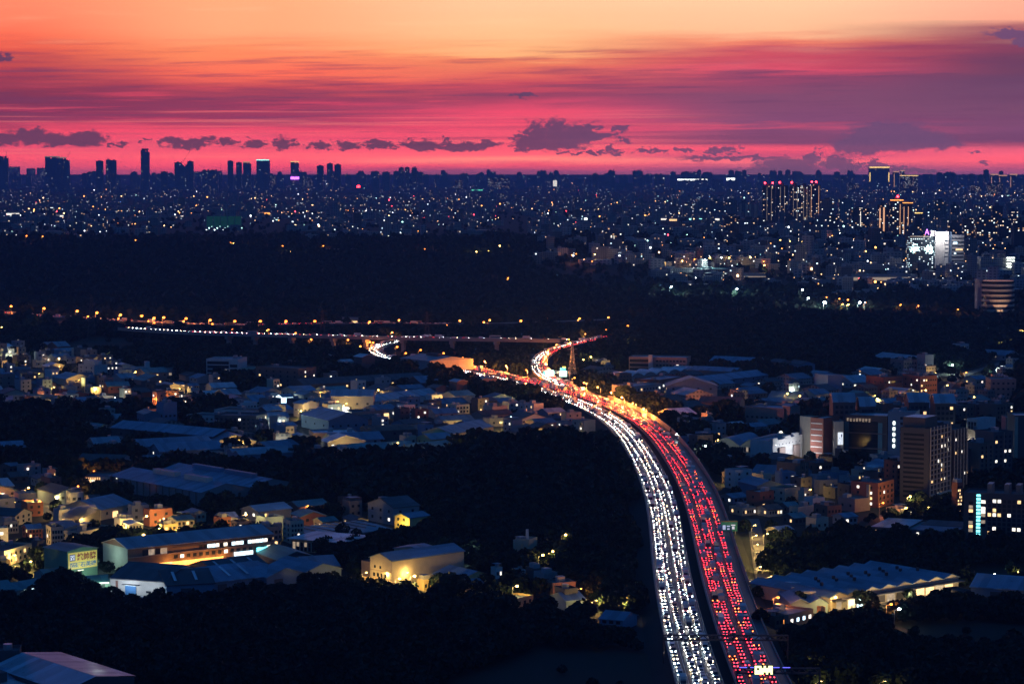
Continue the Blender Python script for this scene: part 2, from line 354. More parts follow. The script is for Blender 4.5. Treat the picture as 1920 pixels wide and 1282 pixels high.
# walls of the towers carry pale frames
# ------------------------------------------------------------------ labels: what it is + the landmark it stands by
LM = [(155,1050,'the green hall with the yellow billboard'),(370,1025,'the long brown factory'),(255,1100,'the white shed with the blue door'),(350,915,'the wide twin gabled warehouse'),
 (45,1000,'the yellow lit lane at the left edge'),(300,830,'the stepped blue roofed sheds'),(415,790,'the white and red office block'),(760,1060,'the yellow lit gabled factory'),
 (790,685,'the tall windowless hall'),(425,690,'the pale school block'),(165,695,'the floodlit white house'),(60,750,'the yellow lit houses on the far left'),(680,730,'the white walled shed by the loop'),(870,790,'the long lit tin roof shed'),
 (755,770,'the small white house with dark windows'),(650,985,'the bright flat canopy roof'),(750,965,'the glowing yellow house'),(985,1020,'the cube house with a tall chimney'),(1150,1160,'the blue walled cottage'),
 (1395,835,'the blue arched roof hall'),(1470,845,'the white stepped gable building'),(1750,870,'the tall pale framed apartment tower'),(1865,960,'the slab with the glowing stairwell'),(1620,1085,'the saw roofed warehouse'),
 (1710,985,'the bright roofed shed'),(1240,680,'the dark tiled school block'),(1340,690,'the broad blue roofed depot'),(1420,1050,'the lamplit lane beside the motorway'),(1610,830,'the brown office with roof lettering'),(1850,660,'the green lit trees'),
 (1860,570,'the round banded building'),(1040,708,'the glowing green road signs'),(1073,680,'the lattice pylon by the ramp'),(545,640,'the long viaduct'),(640,470,'the floodlit pale wall'),(420,410,'the green netted range'),(1755,465,'the floodlit white office tower'),
 (1485,385,'the tower row with red beacons'),(1680,410,'the gold striped towers'),(273,300,'the lone tallest tower'),(1650,325,'the gold crowned tower'),(770,320,'the notched dark skyline slab'),(490,310,'the teal topped skyline tower'),
 (95,310,'the lit skyline cluster'),(1300,335,'the white light strip on the horizon'),(1140,465,'the dark block with a lit stair'),(1100,410,'the row of white floodlights'),(880,640,'the loop ramp'),(1575,565,'the white floodlights on the hill'),(40,590,'the hill road'),
 (1820,340,'the right hand skyline'),(60,440,'the lit shops on the left'),(1000,360,'the middle of the far city'),(1640,515,'the amber lit terrace')]
REG = []
def reg(o, desc, px, py, cat, group=None):
    tag(o, desc, cat, group); REG.append((o, desc, px, py))
def ordn(n): return f"{n}{'th' if 10 <= n % 100 <= 20 else {1:'st',2:'nd',3:'rd'}.get(n % 10, 'th')}"
def finish_labels():
    g = {}
    for o, desc, px, py in REG:
        l = min(LM, key=lambda q: math.hypot((q[0]-px)*.8, (q[1]-py)*1.2)); dx, dy = px-l[0], py-l[1]
        if desc.endswith('.'): o['label'] = desc[:-1]; continue
        w = ('right of' if dx > 0 else 'left of') if abs(dx) > 1.3*abs(dy) else ('beyond' if dy < 0 else 'in front of')
        g.setdefault(f'{desc} {w} {l[2]}', []).append((px, py, o))
    for k, l in g.items():
        l.sort(key=lambda q: (q[0], q[1])); n = len(k.split())
        for i, (a, b, o) in enumerate(l):
            o['label'] = k if len(l) == 1 else f'{ordn(i+1)} {k}'
            if len(o['label'].split()) > 16: o['label'] = ' '.join(w for w in o['label'].split() if w != 'the')
            if len(o['label'].split()) > 16: o['label'] = o['label'].replace(' with a ', ', ')
# ------------------------------------------------------------------ ground
xs_ = [-90000,-40000,-20000,-12000,-8000,-5000,-3500,-2600]+list(range(-2000,2001,100))+[2600,3500,5000,8000,12000,20000,40000,90000]
ys_ = [-500,0,400]+list(range(700,5001,50))+[5500,6500,8000,11000,15000,22000,35000,60000,100000]
mb = MB(); mb.v = [(x, y, zt(x, y)) for y in ys_ for x in xs_]; W = len(xs_)
mb.mat(MT['ground'])
for j in range(len(ys_)-1):
    for i in range(W-1):
        mb.f.append((j*W+i, j*W+i+1, (j+1)*W+i+1, (j+1)*W+i)); mb.mi.append(0)
tag(mb.build('ground'), kind='structure')
# ------------------------------------------------------------------ paths
def PZ(px, py, z):
    d = ray(px, py); t = (z-HC)/d.z; return Vector((d.x*t, d.y*t, z))
def resample(pts, step=10.0):
    out = [pts[0].copy()]; acc = 0
    for a, b in zip(pts, pts[1:]):
        L = (b-a).length; t = step-acc
        while t <= L: out.append(a.lerp(b, t/L)); t += step
        acc = L-(t-step)
    return out
def smooth(pts, win, it=2):
    for _ in range(it):
        n = len(pts); q = []
        for i in range(n):
            k = min(win, i, n-1-i); s = Vector((0,0,0))
            for j in range(i-k, i+k+1): s += pts[j]
            q.append(s/(2*k+1))
        pts = q
    return pts
class Path:
    def __init__(s, pts, win):
        s.p = smooth(resample(pts), win); s.p = resample(s.p)
        s.n = []
        for i in range(len(s.p)):
            t = (s.p[min(i+1, len(s.p)-1)]-s.p[max(i-1, 0)]); t.z = 0; t.normalize(); s.n.append(t)
        s.L = (len(s.p)-1)*10.0
    def at(s, d, off=0.0):
        i = max(0, min(len(s.p)-2, int(d/10))); f = d/10-i
        p = s.p[i].lerp(s.p[i+1], f); t = s.n[i].lerp(s.n[i+1], f)
        return Vector((p.x+t.y*off, p.y-t.x*off, p.z)), math.atan2(t.y, t.x)
    def strip(s, mb, prof, m, a=0, b=None, step=20.0):   # prof: list of (offset, dz)
        b = s.L if b is None else b; n = max(1, int((b-a)/step)); k = mb.mat(m); base = len(mb.v); w = len(prof)
        for i in range(n+1):
            d = a+(b-a)*i/n
            for o, dz in prof:
                p, _ = s.at(d, o); mb.v.append((p.x, p.y, p.z+dz))
        for i in range(n):
            for j in range(w-1):
                q = base+i*w+j; mb.f.append((q, q+1, q+w+1, q+w)); mb.mi.append(k)
    def occupy(s, r, a=0, b=None):
        d = a
        while d < (b or s.L): p, _ = s.at(d); occ_disc(p.x, p.y, r); d += 8
ZR = 4.0
hw = Path([PZ(x, y, ZR) for x, y in [(1420,1420),(1396,1350),(1369,1282),(1342,1212),(1315,1122),(1296,1037),(1284,962),(1263,900),(1236,855),(1212,820),(1187,795),(1164,780),(1130,762),(1085,745),(1035,731),(972,715),(915,701),(870,691),(830,683),(785,675),(742,669)]], 7)
ramp = Path([PZ(x, y, ZR+.5) for x, y in [(1128,748),(1095,737),(1062,724),(1035,712),(1018,702),(1011,692),(1010,680),(1014,671),(1025,662),(1045,653),(1075,645),(1110,637),(1140,630)]], 2)
loop = Path([PZ(x, y, ZR+.5) for x, y in [(742,673),(716,667),(703,660),(704,652),(722,645),(750,640),(780,636),(830,630),(875,625)]], 1)
via = Path([PZ(x, y, 16) for x, y in [(230,615),(330,622),(450,626),(545,628),(640,630),(757,633),(900,635),(1030,637),(1075,638)]], 3)
hill = Path([P(x, y)+Vector((0,0,3.2)) for x, y in [(-40,588),(20,591),(80,597),(130,600),(190,604),(250,607),(330,611),(420,615),(500,614),(600,611),(740,611),(860,612),(980,610),(1084,606),(1200,601)]], 3)
lane_l = Path([P(x, y)+Vector((0,0,.3)) for x, y in [(-30,624),(50,621),(118,617),(150,612)]], 1)
lane_r = Path([P(x, y)+Vector((0,0,.3)) for x, y in [(1436,1118),(1430,1085),(1424,1050),(1420,1020),(1416,990),(1408,965)]], 2)
hillr = Path([P(x, y)+Vector((0,0,.5)) for x, y in [(1540,570),(1620,568),(1690,572),(1750,577),(1810,585)]], 1)
curve_r = Path([P(x, y)+Vector((0,0,.4)) for x, y in [(1790,750),(1774,742),(1771,732),(1784,718),(1805,705),(1835,694),(1870,684),(1910,668)]], 1)
def clear_front(path, D, a=0, b=None):
    d = a
    while d < (b or path.L):
        p, _ = path.at(d); k = 0
        while k < D: TOCC.add((int(p.x//6), int((p.y-k)//6))); k += 4
        d += 4
clear_front(hill, 135); clear_front(ramp, 40); clear_front(ramp, 110, ramp.L*.55); clear_front(hillr, 110); clear_front(loop, 90); clear_front(lane_l, 100); clear_front(via, 70, via.L*.15)
def road(path, name, half, mat='asphalt', skirt=None, a=0, b=None):
    m = MB(); 
    path.strip(m, [(-half, 0), (half, 0)], MT[mat], a, b)
    if skirt:
        path.strip(m, [(-half-skirt, -path.p[0].z-.2), (-half, -.02)], MT['ground'], a, b)
        path.strip(m, [(half, -.02), (half+skirt, -path.p[0].z-.2)], MT['ground'], a, b)
    return tag(m.build(name), kind='structure')
# main carriageways: two decks and a dark planted gap
m = MB()
hw.strip(m, [(-18.6, 0), (-2.6, 0)], MT['asphalt']); hw.strip(m, [(2.0, 0), (20.6, 0)], MT['asphalt'])
hw.strip(m, [(-2.6, -.02), (-2.4, -1.2), (1.8, -1.2), (2.0, -.02)], MT['ground'])
hw.strip(m, [(-26, -4.2), (-18.6, -.02)], MT['ground']); hw.strip(m, [(20.6, -.02), (27, -4.2)], MT['ground'])
tag(m.build('highway'), kind='structure'); hw.occupy(24)
m = MB()
for o in (-18.0, -14.2, -3.0, 2.6, 17.2): hw.strip(m, [(o-.09, .012), (o+.09, .012)], MT['paint'], 0, 1500)
d = 0
while d < 1100:
    for o in (-10.6, -6.9, 6.2, 9.9, 13.5): hw.strip(m, [(o-.08, .012), (o+.08, .012)], MT['paint'], d, d+4, 4)
    d += 10
tag(m.build('lane_marking'), kind='structure')
road(ramp, 'ramp_road', 7.5, 'asphalt', 5); ramp.occupy(14)
road(loop, 'loop_road', 8, 'asphalt', 4); loop.occupy(14)
road(hill, 'hill_road', 10, 'asphalt', 8); hill.occupy(26); road(lane_l, 'lane', 4.0, 'paved'); lane_l.occupy(8); road(lane_r, 'lane', 3.4, 'paved'); lane_r.occupy(3)
road(hillr, 'hilltop_road', 5); hillr.occupy(10); road(curve_r, 'hillside_road', 4, 'paved'); curve_r.occupy(10)
def rail(path, o, h, th, label, a=0, b=None, mat='barrier', post=True, name='guard_rail', cat='guard rail'):
    m = MB(); path.strip(m, [(o, 0), (o, h), (o+th, h), (o+th, 0)], MT[mat], a, b)
    if post:
        d = a
        while d < (b or path.L):
            p, _ = path.at(d, o+th/2); m.box(p.x-.1, p.y-.1, p.z, p.x+.1, p.y+.1, p.z+h+.35, MT['steel']); d += 24
    tag(m.build(name), label, cat); 
rail(hw, -18.9, .95, .3, 'low concrete guard rail along the outer edge of the headlight side', 0, 1560)
rail(hw, -2.55, .85, .25, 'concrete guard rail between the headlights and the dark median')
rail(hw, 1.75, .85, .25, 'concrete guard rail between the dark median and the red tail lights')
rail(hw, 20.7, 1.0, .3, 'low concrete guard rail outside the red tail light lanes near the bottom', 0, 300)
rail(hw, 20.7, 3.2, .35, 'tall pale noise barrier on the outer side of the motorway bend', 300, 1150, name='noise_barrier', cat='noise barrier')
rail(ramp, -7.7, 1.0, .3, 'concrete guard rail on the left edge of the curved slip road', 60, None, post=False)
rail(ramp, 7.5, 1.0, .3, 'concrete guard rail on the right edge of the curved slip road', 110, None, post=False)
# viaduct on piers
vr = link('viaduct', None); vr.empty_display_size = 1; m = MB()
via.strip(m, [(-6.5, 0), (6.5, 0)], MT['asphalt']); via.strip(m, [(6.5, .02), (6.5, -2.2), (-6.5, -2.2), (-6.5, .02)], MT['concrete']); m.build('deck', vr)
m = MB(); via.strip(m, [(6.5, .02), (6.5, 1.0), (6.2, 1.0), (6.2, .0)], MT['concrete']); m.build('parapet', vr)
m = MB(); via.strip(m, [(-6.5, .02), (-6.5, 1.0), (-6.2, 1.0), (-6.2, .0)], MT['concrete']); m.build('parapet', vr)
for px in (380, 430, 480, 545, 628, 690, 757, 845, 930):
    d = min(range(0, int(via.L), 5), key=lambda q: abs(proj(via.at(q)[0])[0]-px)); p, a = via.at(d)
    if px < 400: continue
    m = MB(); R_ = Matrix.Translation((p.x, p.y, 0)) @ Matrix.Rotation(a, 4, 'Z')
    m.box(-1.6, -2.6, -1, 1.6, 2.6, 10.6, MT['concrete'], M=R_); m.box(-1.8, -5.8, 10.6, 1.8, 5.8, 13.7, MT['concrete'], M=R_); m.build('pier', vr); occ_disc(p.x, p.y, 6)
tag(vr, 'long straight concrete viaduct on tall piers crossing the dark valley', 'viaduct')
# ------------------------------------------------------------------ vehicles
BODY = {}
for n_, c_ in (('silver',(.45,.46,.48)),('white',(.75,.75,.74)),('black',(.03,.03,.035)),('blue',(.05,.10,.28)),('grey',(.18,.18,.19)),('red',(.4,.04,.04))):
    BODY[n_] = pmat('car_paint_'+n_, c_, .3, .2, var=.05, spec=.6)
pmat('tyre', (.02,.02,.02), .9)
def profile_mb(mb, pts, half, m):
    n = len(pts); i = len(mb.v); k = mb.mat(m)
    for sgn in (-1, 1): mb.v += [(x, sgn*half*(1 if z < .95 else .86), z) for x, z in pts]
    mb.f.append(tuple(range(i, i+n))[::-1]); mb.mi.append(k); mb.f.append(tuple(range(i+n, i+2*n))); mb.mi.append(k)
    for j in range(n): mb.f.append((i+j, i+(j+1)%n, i+n+(j+1)%n, i+n+j)); mb.mi.append(k)
def car_parts(kind, paint, hl, tl):
    """vehicle faces +x, origin on the road under its middle"""
    b, g, g2 = MB(), MB(), MB(); m = BODY[paint]
    if kind == 'car':
        L, w, hz, tz = 4.5, .9, .66, .85
        profile_mb(b, [(-2.25,.28),(2.25,.28),(2.25,.72),(1.15,.92),(.45,1.42),(-1.1,1.45),(-1.75,.98),(-2.25,.93)], w, m)
        g.face([(1.12,-.72,.95),(1.12,.72,.95),(.50,.66,1.40),(.50,-.66,1.40)], MT['glass_dark']); g2.face([(-1.70,.72,1.02),(-1.70,-.72,1.02),(-1.15,-.66,1.43),(-1.15,.66,1.43)], MT['glass_dark'])
        ax = (-1.35, 1.4)
    elif kind == 'van':
        L, w, hz, tz = 5.0, .98, .75, 1.0
        profile_mb(b, [(-2.5,.35),(2.5,.35),(2.5,.95),(2.0,1.1),(1.35,1.95),(-2.4,2.0),(-2.5,1.8)], w, m)
        g.face([(2.0,-.75,1.15),(2.0,.75,1.15),(1.42,.68,1.88),(1.42,-.68,1.88)], MT['glass_dark']); g2.face([(-2.52,.7,1.2),(-2.52,-.7,1.2),(-2.46,-.7,1.8),(-2.46,.7,1.8)], MT['glass_dark']); ax = (-1.6, 1.6)
    elif kind == 'truck':
        L, w, hz, tz = 8.5, 1.2, .85, .8
        profile_mb(b, [(2.3,.5),(4.25,.5),(4.25,1.3),(3.95,2.4),(2.3,2.45)], 1.1, m); b.box(-4.25, -1.2, .95, 2.15, 1.2, 3.3, MT['wall_white']); b.box(-4.2, -.5, .55, 2.4, .5, .95, MT['darksteel'])
        g.face([(4.27,-.95,1.4),(4.27,.95,1.4),(4.0,.9,2.25),(4.0,-.9,2.25)], MT['glass_dark']); ax = (-3.0, -1.9, 3.2)
    else:
        L, w, hz, tz = 11.5, 1.25, .9, 1.1
        profile_mb(b, [(-5.75,.45),(5.75,.45),(5.75,1.2),(5.5,3.2),(-5.6,3.3),(-5.75,3.0)], w, m)
        g.face([(5.78,-1.0,1.35),(5.78,1.0,1.35),(5.55,1.0,2.9),(5.55,-1.0,2.9)], MT['glass_dark'])
        for s in (-1, 1): b.face([(-5,s*1.27,1.5),(5,s*1.27,1.5),(5,s*1.12,2.5),(-5,s*1.12,2.5)], MT['glass_dark'])
        ax = (-3.4, 3.6)
    for x in ax:
        for s in (-1, 1): b.tube((x, s*(w-.22), .34), (x, s*(w+.01), .34), .34, .34, MT['tyre'], 8)
    H_, T_ = MB(), MB(); y = w-.28; hx = L/2+.02
    H_.face([(hx,-.25,hz-.20),(hx,.25,hz-.20),(hx-.04,.25,hz+.22),(hx-.04,-.25,hz+.22)], MT[hl])
    T_.face([(-hx,.20,tz-.18),(-hx,-.20,tz-.18),(-hx,-.20,tz+.16),(-hx,.20,tz+.16)], MT[tl])
    return b, g, g2, H_, T_, y
TPL = {}
def tpl(kind, paint, hl, tl):
    k = (kind, paint, hl, tl)
    if k not in TPL:
        b, g, g2, h, t, y = car_parts(*k); one = MB()
        for src, oy in ((b,0),(g,0),(g2,0),(h,y),(h,-y),(t,y),(t,-y)):
            i = len(one.v); one.v += [(q[0], q[1]+oy, q[2]) for q in src.v]
            for f, mi in zip(src.f, src.mi): one.f.append(tuple(a+i for a in f)); one.mi.append(one.mat(src.mats[mi]))
        TPL[k] = dict(b=b.mesh('body'), g=g.mesh('windscreen'), g2=g2.mesh('rear_window') if g2.v else None, h=h.mesh('headlight'), t=t.mesh('taillight'), y=y, one=one, m=one.mesh('vehicle'))
    return TPL[k]
VEH = []   # (distance, pos, yaw, kind, paint, hl, tl, lane text, order, parked)
r_ = random.Random(3)
def stream(path, off, away, a, b, txt, gap=(5.5, 7.5)):
    d = a+r_.uniform(0, 8); n = 0; w = r_.choice([-.2, .2])
    while d < b:
        k = r_.choices(['car','van','truck','bus'], [78, 14, 6, 2])[0]
        L = dict(car=4.5, van=5, truck=8.5, bus=11.5)[k]
        p, yaw = path.at(d+L/2, off+r_.uniform(-.25, .25)+.6*math.sin(d/90+off))
        q = proj(p)
        if -15 < q[0] < 1935 and q[1] < 1292:
            n += 1
            VEH.append((p.y, p, yaw if away else yaw+PI, k, r_.choices(list(BODY), [30, 28, 18, 6, 14, 4])[0],
                        ('lit_dim' if away and txt != 'viaduct' else r_.choices(['headlight','headlight_cool','headlight_warm'], [50, 28, 22])[0]), 'taillight' if r_.random() < .86 else 'taillight_amber', txt, n, away))
        d += L+r_.uniform(*gap)-4.5
LN = ['first','second','third','fourth']
for i, o in enumerate((-4.6, -8.4, -12.2)): stream(hw, o, False, 20, hw.L, f'{LN[i]} lane left of median', (5.3, 6.3))
stream(hw, -16.0, False, 20, 620, 'outermost lane left of median', (5.6, 8)); stream(hw, -15.6, False, 620, 1250, 'outermost lane left of median', (5.4, 6.4))
for i, o in enumerate((4.4, 8.1, 11.8, 15.3)): stream(hw, o, True, 20, hw.L, f'{LN[i]} lane right of median', (5.4, 6.6) if i != 3 else (5.6, 8))
for o in (-4.6, -1.4): stream(ramp, o, False, 60, ramp.L, 'slip road')
for o in (1.8, 5.0): stream(ramp, o, True, 60, ramp.L, 'slip road')
for o in (-5, -1.7, 1.7): stream(loop, o, False, 0, loop.L-70, 'loop')
stream(via, 3.6, False, 100, via.L*.42, 'viaduct', (5.5, 7)); stream(via, 3.6, False, via.L*.42, via.L*.8, 'viaduct', (7, 12)); stream(via, -3.6, True, 0, via.L*.45, 'viaduct', (5.5, 7)); stream(via, -3.6, True, via.L*.45, via.L, 'viaduct', (7, 18))
for o in (2.5, 6): stream(hill, o, True, 0, 700, 'hill road', (5.5, 9))
stream(hill, -3, True, 0, 500, 'hill road', (6, 12))
VEH.sort(key=lambda q: q[0])
SV = {}
for i, (D, p, yaw, k, paint, hl, tl, txt, n, away) in enumerate(VEH[:300]):
    t = tpl(k, paint, hl, tl); nm = {'car':'car','van':'van','truck':'truck','bus':'bus'}[k]
    if i < 170:
        o = link(nm, t['b'], None, p, yaw); link('windscreen', t['g'], o)
        if t['g2']: link('rear_window', t['g2'], o)
        for s in (-1, 1):
            if away: link('taillight', t['t'], o, (0, s*t['y'], 0))
            else: link('headlight', t['h'], o, (0, s*t['y'], 0))
    else: o = link(nm, t['m'], None, p, yaw)
    tag(o, f"{paint} {nm}, {'tail lights' if away else 'headlights'} lit, {ordn(n)} from the bottom, {txt}", nm, 'vehicles queued on the motorway')
ov, of_, om, mats_, base = [], [], [], [], 0
m = MB()
for (D, p, yaw, k, paint, hl, tl, txt, n, away) in VEH[300:]:
    one = tpl(k, paint, hl, tl)['one']; c, s = math.cos(yaw), math.sin(yaw); i = len(m.v)
    z = p.z
    m.v += [(p.x+c*q[0]-s*q[1], p.y+s*q[0]+c*q[1], z+q[2]) for q in one.v]
    for f, mi in zip(one.f, one.mi): m.f.append(tuple(a+i for a in f)); m.mi.append(m.mat(one.mats[mi]))
tag(m.build('distant_traffic'), 'dense distant traffic with headlights and tail lights on the far roads', 'traffic', kind='stuff')
# ------------------------------------------------------------------ lamps
LM_CACHE = {}
def lamp_mesh(h, arm, bulb, br):
    k = (h, arm, bulb, br)
    if k not in LM_CACHE:
        a = MB(); a.tube((0,0,0), (0,0,h-.6), .16, .09, MT['steel'], 6); a.tube((0,0,h-.6), (arm,0,h), .08, .06, MT['steel'], 5)
        b = MB(); b.ball((arm+.3, 0, h-.05), br, br, br*.7, MT[bulb], 8, 4); b.box(arm-.35, -.25, h+br*.7-.05, arm+.95, .25, h+br*.7+.1, MT['steel'])
        LM_CACHE[k] = (a.mesh('pole'), b.mesh('lamp_head'))
    return LM_CACHE[k]
LC = {'bulb_orange':(1,.27,.045),'bulb_yellow':(1,.62,.16),'bulb_white':(.8,1,.9),'bulb_flood':(.75,1,.95)}
LIGHTS = {}
NL = [0]
def lamp(px, py, kind='bulb_orange', h=10, power=0, arm=1.6, br=.55, yaw=0, desc=None, at=None):
    p = P(px, py, h) if at is None else at.copy(); p.z = zt(p.x, p.y) if at is None else p.z
    if at is not None: px, py = proj(p+Vector((0,0,h)))
    r = link('street_lamp', None, None, p, yaw); a, b = lamp_mesh(h, arm, kind, br)
    link('pole', a, r); link('lamp_head', b, r)
    if power:
        k = (kind, power)
        if k not in LIGHTS:
            l = bpy.data.lights.new('lamp_light', 'POINT'); l.energy = power; l.color = LC[kind]; l.shadow_soft_size = .5; LIGHTS[k] = l
        link('lamp_light', LIGHTS[k], r, (arm+.3, 0, h-br-.3)); NL[0] += 1
    reg(r, desc or {'bulb_orange':'orange sodium street lamp','bulb_yellow':'yellow street lamp','bulb_white':'cold white street lamp','bulb_flood':'dazzling white floodlight'}[kind], px, py, 'street lamp', 'street lamps')
    return r
# pylons
def pylon(px, py, hpx, desc):
    p = P(px, py); h = hpx*p.y/F; r = link('pylon', None, None, p, .3); w = h*.085
    m = MB(); nz = 9; S = MT['steel' if px == 1073 else 'darksteel']
    def hw_(t): return w*(1-t)**1.3+w*.16
    for i in range(nz):
        t0, t1 = i/nz, (i+1)/nz; a, b = hw_(t0), hw_(t1); z0, z1 = t0*h, t1*h
        c0 = [(-a,-a,z0),(a,-a,z0),(a,a,z0),(-a,a,z0)]; c1 = [(-b,-b,z1),(b,-b,z1),(b,b,z1),(-b,b,z1)]
        for j in range(4):
            m.tube(c0[j], c1[j], .15, .15, S, 4); m.tube(c0[j], c1[(j+1)%4], .12, .12, S, 3); m.tube(c0[(j+1)%4], c1[j], .12, .12, S, 3); m.tube(c1[j], c1[(j+1)%4], .1, .1, S, 3)
    m.build('lattice', r)
    for t in (.66, .78, .9):
        a = MB(); z = h*t; L = h*.13
        for s in (-1, 1):
            a.tube((0,0,z), (s*L,0,z+h*.01), .18, .08, S, 4); a.tube((0,0,z+h*.04), (s*L,0,z+h*.01), .12, .08, S, 4); a.tube((s*L,0,z), (s*L,0,z-h*.03), .1, .1, MT['glass_dark'], 4)
        a.build('cross_arm', r)
    occ_disc(p.x, p.y, 8); reg(r, desc, px, py, 'pylon', 'power pylons')
pylon(1073, 716, 78, 'tall grey lattice pylon standing beside the glowing green road signs.')
pylon(801, 660, 76, 'dim lattice pylon behind the tall windowless hall.')
pylon(605, 640, 62, 'faint lattice pylon beyond the left part of the viaduct.')
pylon(172, 640, 88, 'barely visible lattice pylon on the dark slope at far left.')
# lamps along the roads: read from the photograph, lamp heads
for q in [(18,574),(80,578),(142,583),(179,586),(223,590),(263,592),(286,596),(304,595),(346,597),(391,600),(437,602),(485,602),(533,602),(587,602)]: lamp(*q, h=12, power=(14000 if q[0] < 320 else 9000), br=1.7)
for q in [(162,593),(219,597),(237,601),(275,602),(286,605),(329,608),(341,602),(379,613),(395,607),(433,618),(449,613)]: lamp(*q, h=9, br=1.2, power=4000)
for q in [(500,618),(551,624),(732,623),(702,631)]: lamp(*q, h=12, br=1.0, power=12000)
for q in [(580,636),(649,637),(672,649),(690,641),(696,642),(741,650),(757,662),(785,656),(828,662)]: lamp(*q, h=11, br=1.1, power=(5000 if q[0] < 750 else 1200))
for q in [(745,600),(690,603),(859,601),(834,610),(904,604),(915,600),(974,601),(1023,598),(1084,597),(1138,595),(1193,594),(1174,611)]: lamp(*q, h=11, br=1.3, power=14000)
for q in [(775,616)]: lamp(*q, h=12, br=.9, power=0)
lamp(1073,708, h=12, br=.7, power=9000)
for q in [(870,670),(911,677),(951,685),(989,693),(1031,690)]: lamp(*q, h=12, br=.7, power=(9000 if q[0] < 880 else (40000 if q[0] < 920 else 90000)), yaw=-2.2)
for q in [(837,677),(875,683),(911,691),(945,699),(989,709),(1019,725),(1045,733),(1068,742),(1090,751),(1112,762)]: lamp(*q, h=7, br=.55, power=0, arm=.6)
for q in [(1045,697),(1017,667),(1020,680),(1024,657),(1040,646),(1063,636),(1094,626),(1133,618)]: lamp(*q, h=9, br=.7, power=30000)
for q in [(1100,717),(1126,725),(1151,735),(1171,744),(1192,755),(1212,765)]: lamp(*q, h=12, br=.8, power=90000, arm=2.4, yaw=PI+.6)
for q, k, pw in [((48,611),'bulb_yellow',4000),((88,609),'bulb_yellow',4000),((0,613),'bulb_yellow',4000),((107,672),'bulb_yellow',5000),((149,672),'bulb_yellow',5000),((198,665),'bulb_yellow',6000),((191,686),'bulb_white',2500),((250,697),'bulb_yellow',2500),
    ((705,731),'bulb_yellow',6000),((170,883),'bulb_orange',16000),((268,967),'bulb_yellow',9000),((454,964),'bulb_yellow',7000),((47,914),'bulb_yellow',6000),((60,936),'bulb_yellow',8000),((125,868),'bulb_orange',3000),((140,911),'bulb_orange',4000),
    ((262,1002),'bulb_yellow',15000),((769,1079),'bulb_yellow',12000),((741,1084),'bulb_yellow',4000),((865,1028),'bulb_white',1500),((1053,1002),'bulb_yellow',900),((1029,1033),'bulb_yellow',1500),((1010,1040),'bulb_yellow',1500),((961,1098),'bulb_yellow',3000),
    ((1178,637),'bulb_yellow',4000),((1181,643),'bulb_yellow',9000),((1168,646),'bulb_yellow',4000),((1104,669),'bulb_yellow',4000),((1090,674),'bulb_yellow',4000),((1450,1119),'bulb_orange',6000),((1558,1119),'bulb_yellow',10000),((1662,1132),'bulb_orange',3500),
    ((1649,942),'bulb_orange',3000),((1692,952),'bulb_yellow',9000),((1735,951),'bulb_yellow',3000),((1700,930),'bulb_yellow',9000),((1677,1141),'bulb_white',300),
    ((1821,527),'bulb_orange',1500),((1822,538),'bulb_orange',2500),((1914,620),'bulb_yellow',16000),((1873,639),'bulb_yellow',20000),((1877,645),'bulb_yellow',26000),((1890,675),'bulb_yellow',20000),((1808,698),'bulb_orange',6000),((1772,722),'bulb_yellow',3500),
    ((1782,684),'bulb_white',16000),((1868,691),'bulb_white',16000),((1672,734),'bulb_orange',5000),((1640,747),'bulb_yellow',6000),((1707,741),'bulb_yellow',5000),((1731,731),'bulb_yellow',3000),((1472,738),'bulb_yellow',6000),((1822,744),'bulb_yellow',2500),
    ((1690,646),'bulb_yellow',3000),((1790,735),'bulb_yellow',1500),((1341,1000-175),'bulb_yellow',3000),((1317,836),'bulb_white',5000),((1263,814),'bulb_white',0),((1350,855),'bulb_orange',3000),((1088,711),'bulb_white',0),((1495,742),'bulb_yellow',1500)]:
    lamp(q[0], q[1], k, h=8, power=pw, br=.6)
for i, q in enumerate([(1409,984),(1411,1003),(1413,1020),(1415,1040),(1418,1062),(1421,1085),(1432,1000),(1436,1040),(1438,1080)]): lamp(*q, 'bulb_yellow', h=7, power=5200, br=.28, desc='small yellow lamp over the lamplit lane')
for q, k, br in [((1544,567),'bulb_flood',1.6),((1609,567),'bulb_flood',1.3),((1513,559),'bulb_white',.9),((1502,543),'bulb_white',1.1),((1379,541),'bulb_flood',.9),((1256,538),'bulb_flood',.8),((1320,487),'bulb_flood',.9),((1350,483),'bulb_white',.8),((1461,450),'bulb_yellow',.8),((1479,452),'bulb_yellow',.8),((1502,453),'bulb_yellow',.8),((1621,471),'bulb_yellow',.9),
    ((1547,557),'bulb_orange',.8),((1571,560),'bulb_orange',.9),((1577,570),'bulb_orange',1.0),((1587,562),'bulb_orange',1.1),((1588,571),'bulb_yellow',.8),((1620,567),'bulb_orange',.9),((1686,571),'bulb_orange',.9),((1719,573),'bulb_orange',.8),((1793,580),'bulb_orange',.8)]:
    lamp(*q, k, h=20, br=br*1.15, power=(30000 if k == 'bulb_flood' else (9000 if 555 < q[1] < 585 else 0)))

lamp(1857,1076,'bulb_white', h=4, power=600, br=.4); lamp(1902,1071,'bulb_yellow', h=4, power=900, br=.4)

for q in [(48,442),(78,443),(106,444),(252,450),(400,454),(430,455),(435,456),(528,461),(543,472),(604,461),(794,467),(891,472),(913,471),(935,461),(1037,477),(1108,490),(1113,477),(1078,476),(950,521),(1070,478),(1241,490),(1277,489),(1300,486),(1329,483),(1365,483),(1405,483),(1430,490),(1431,497)]: lamp(*q, 'bulb_yellow' if q[0]%2 else 'bulb_orange', h=13, br=1.1, power=5000)

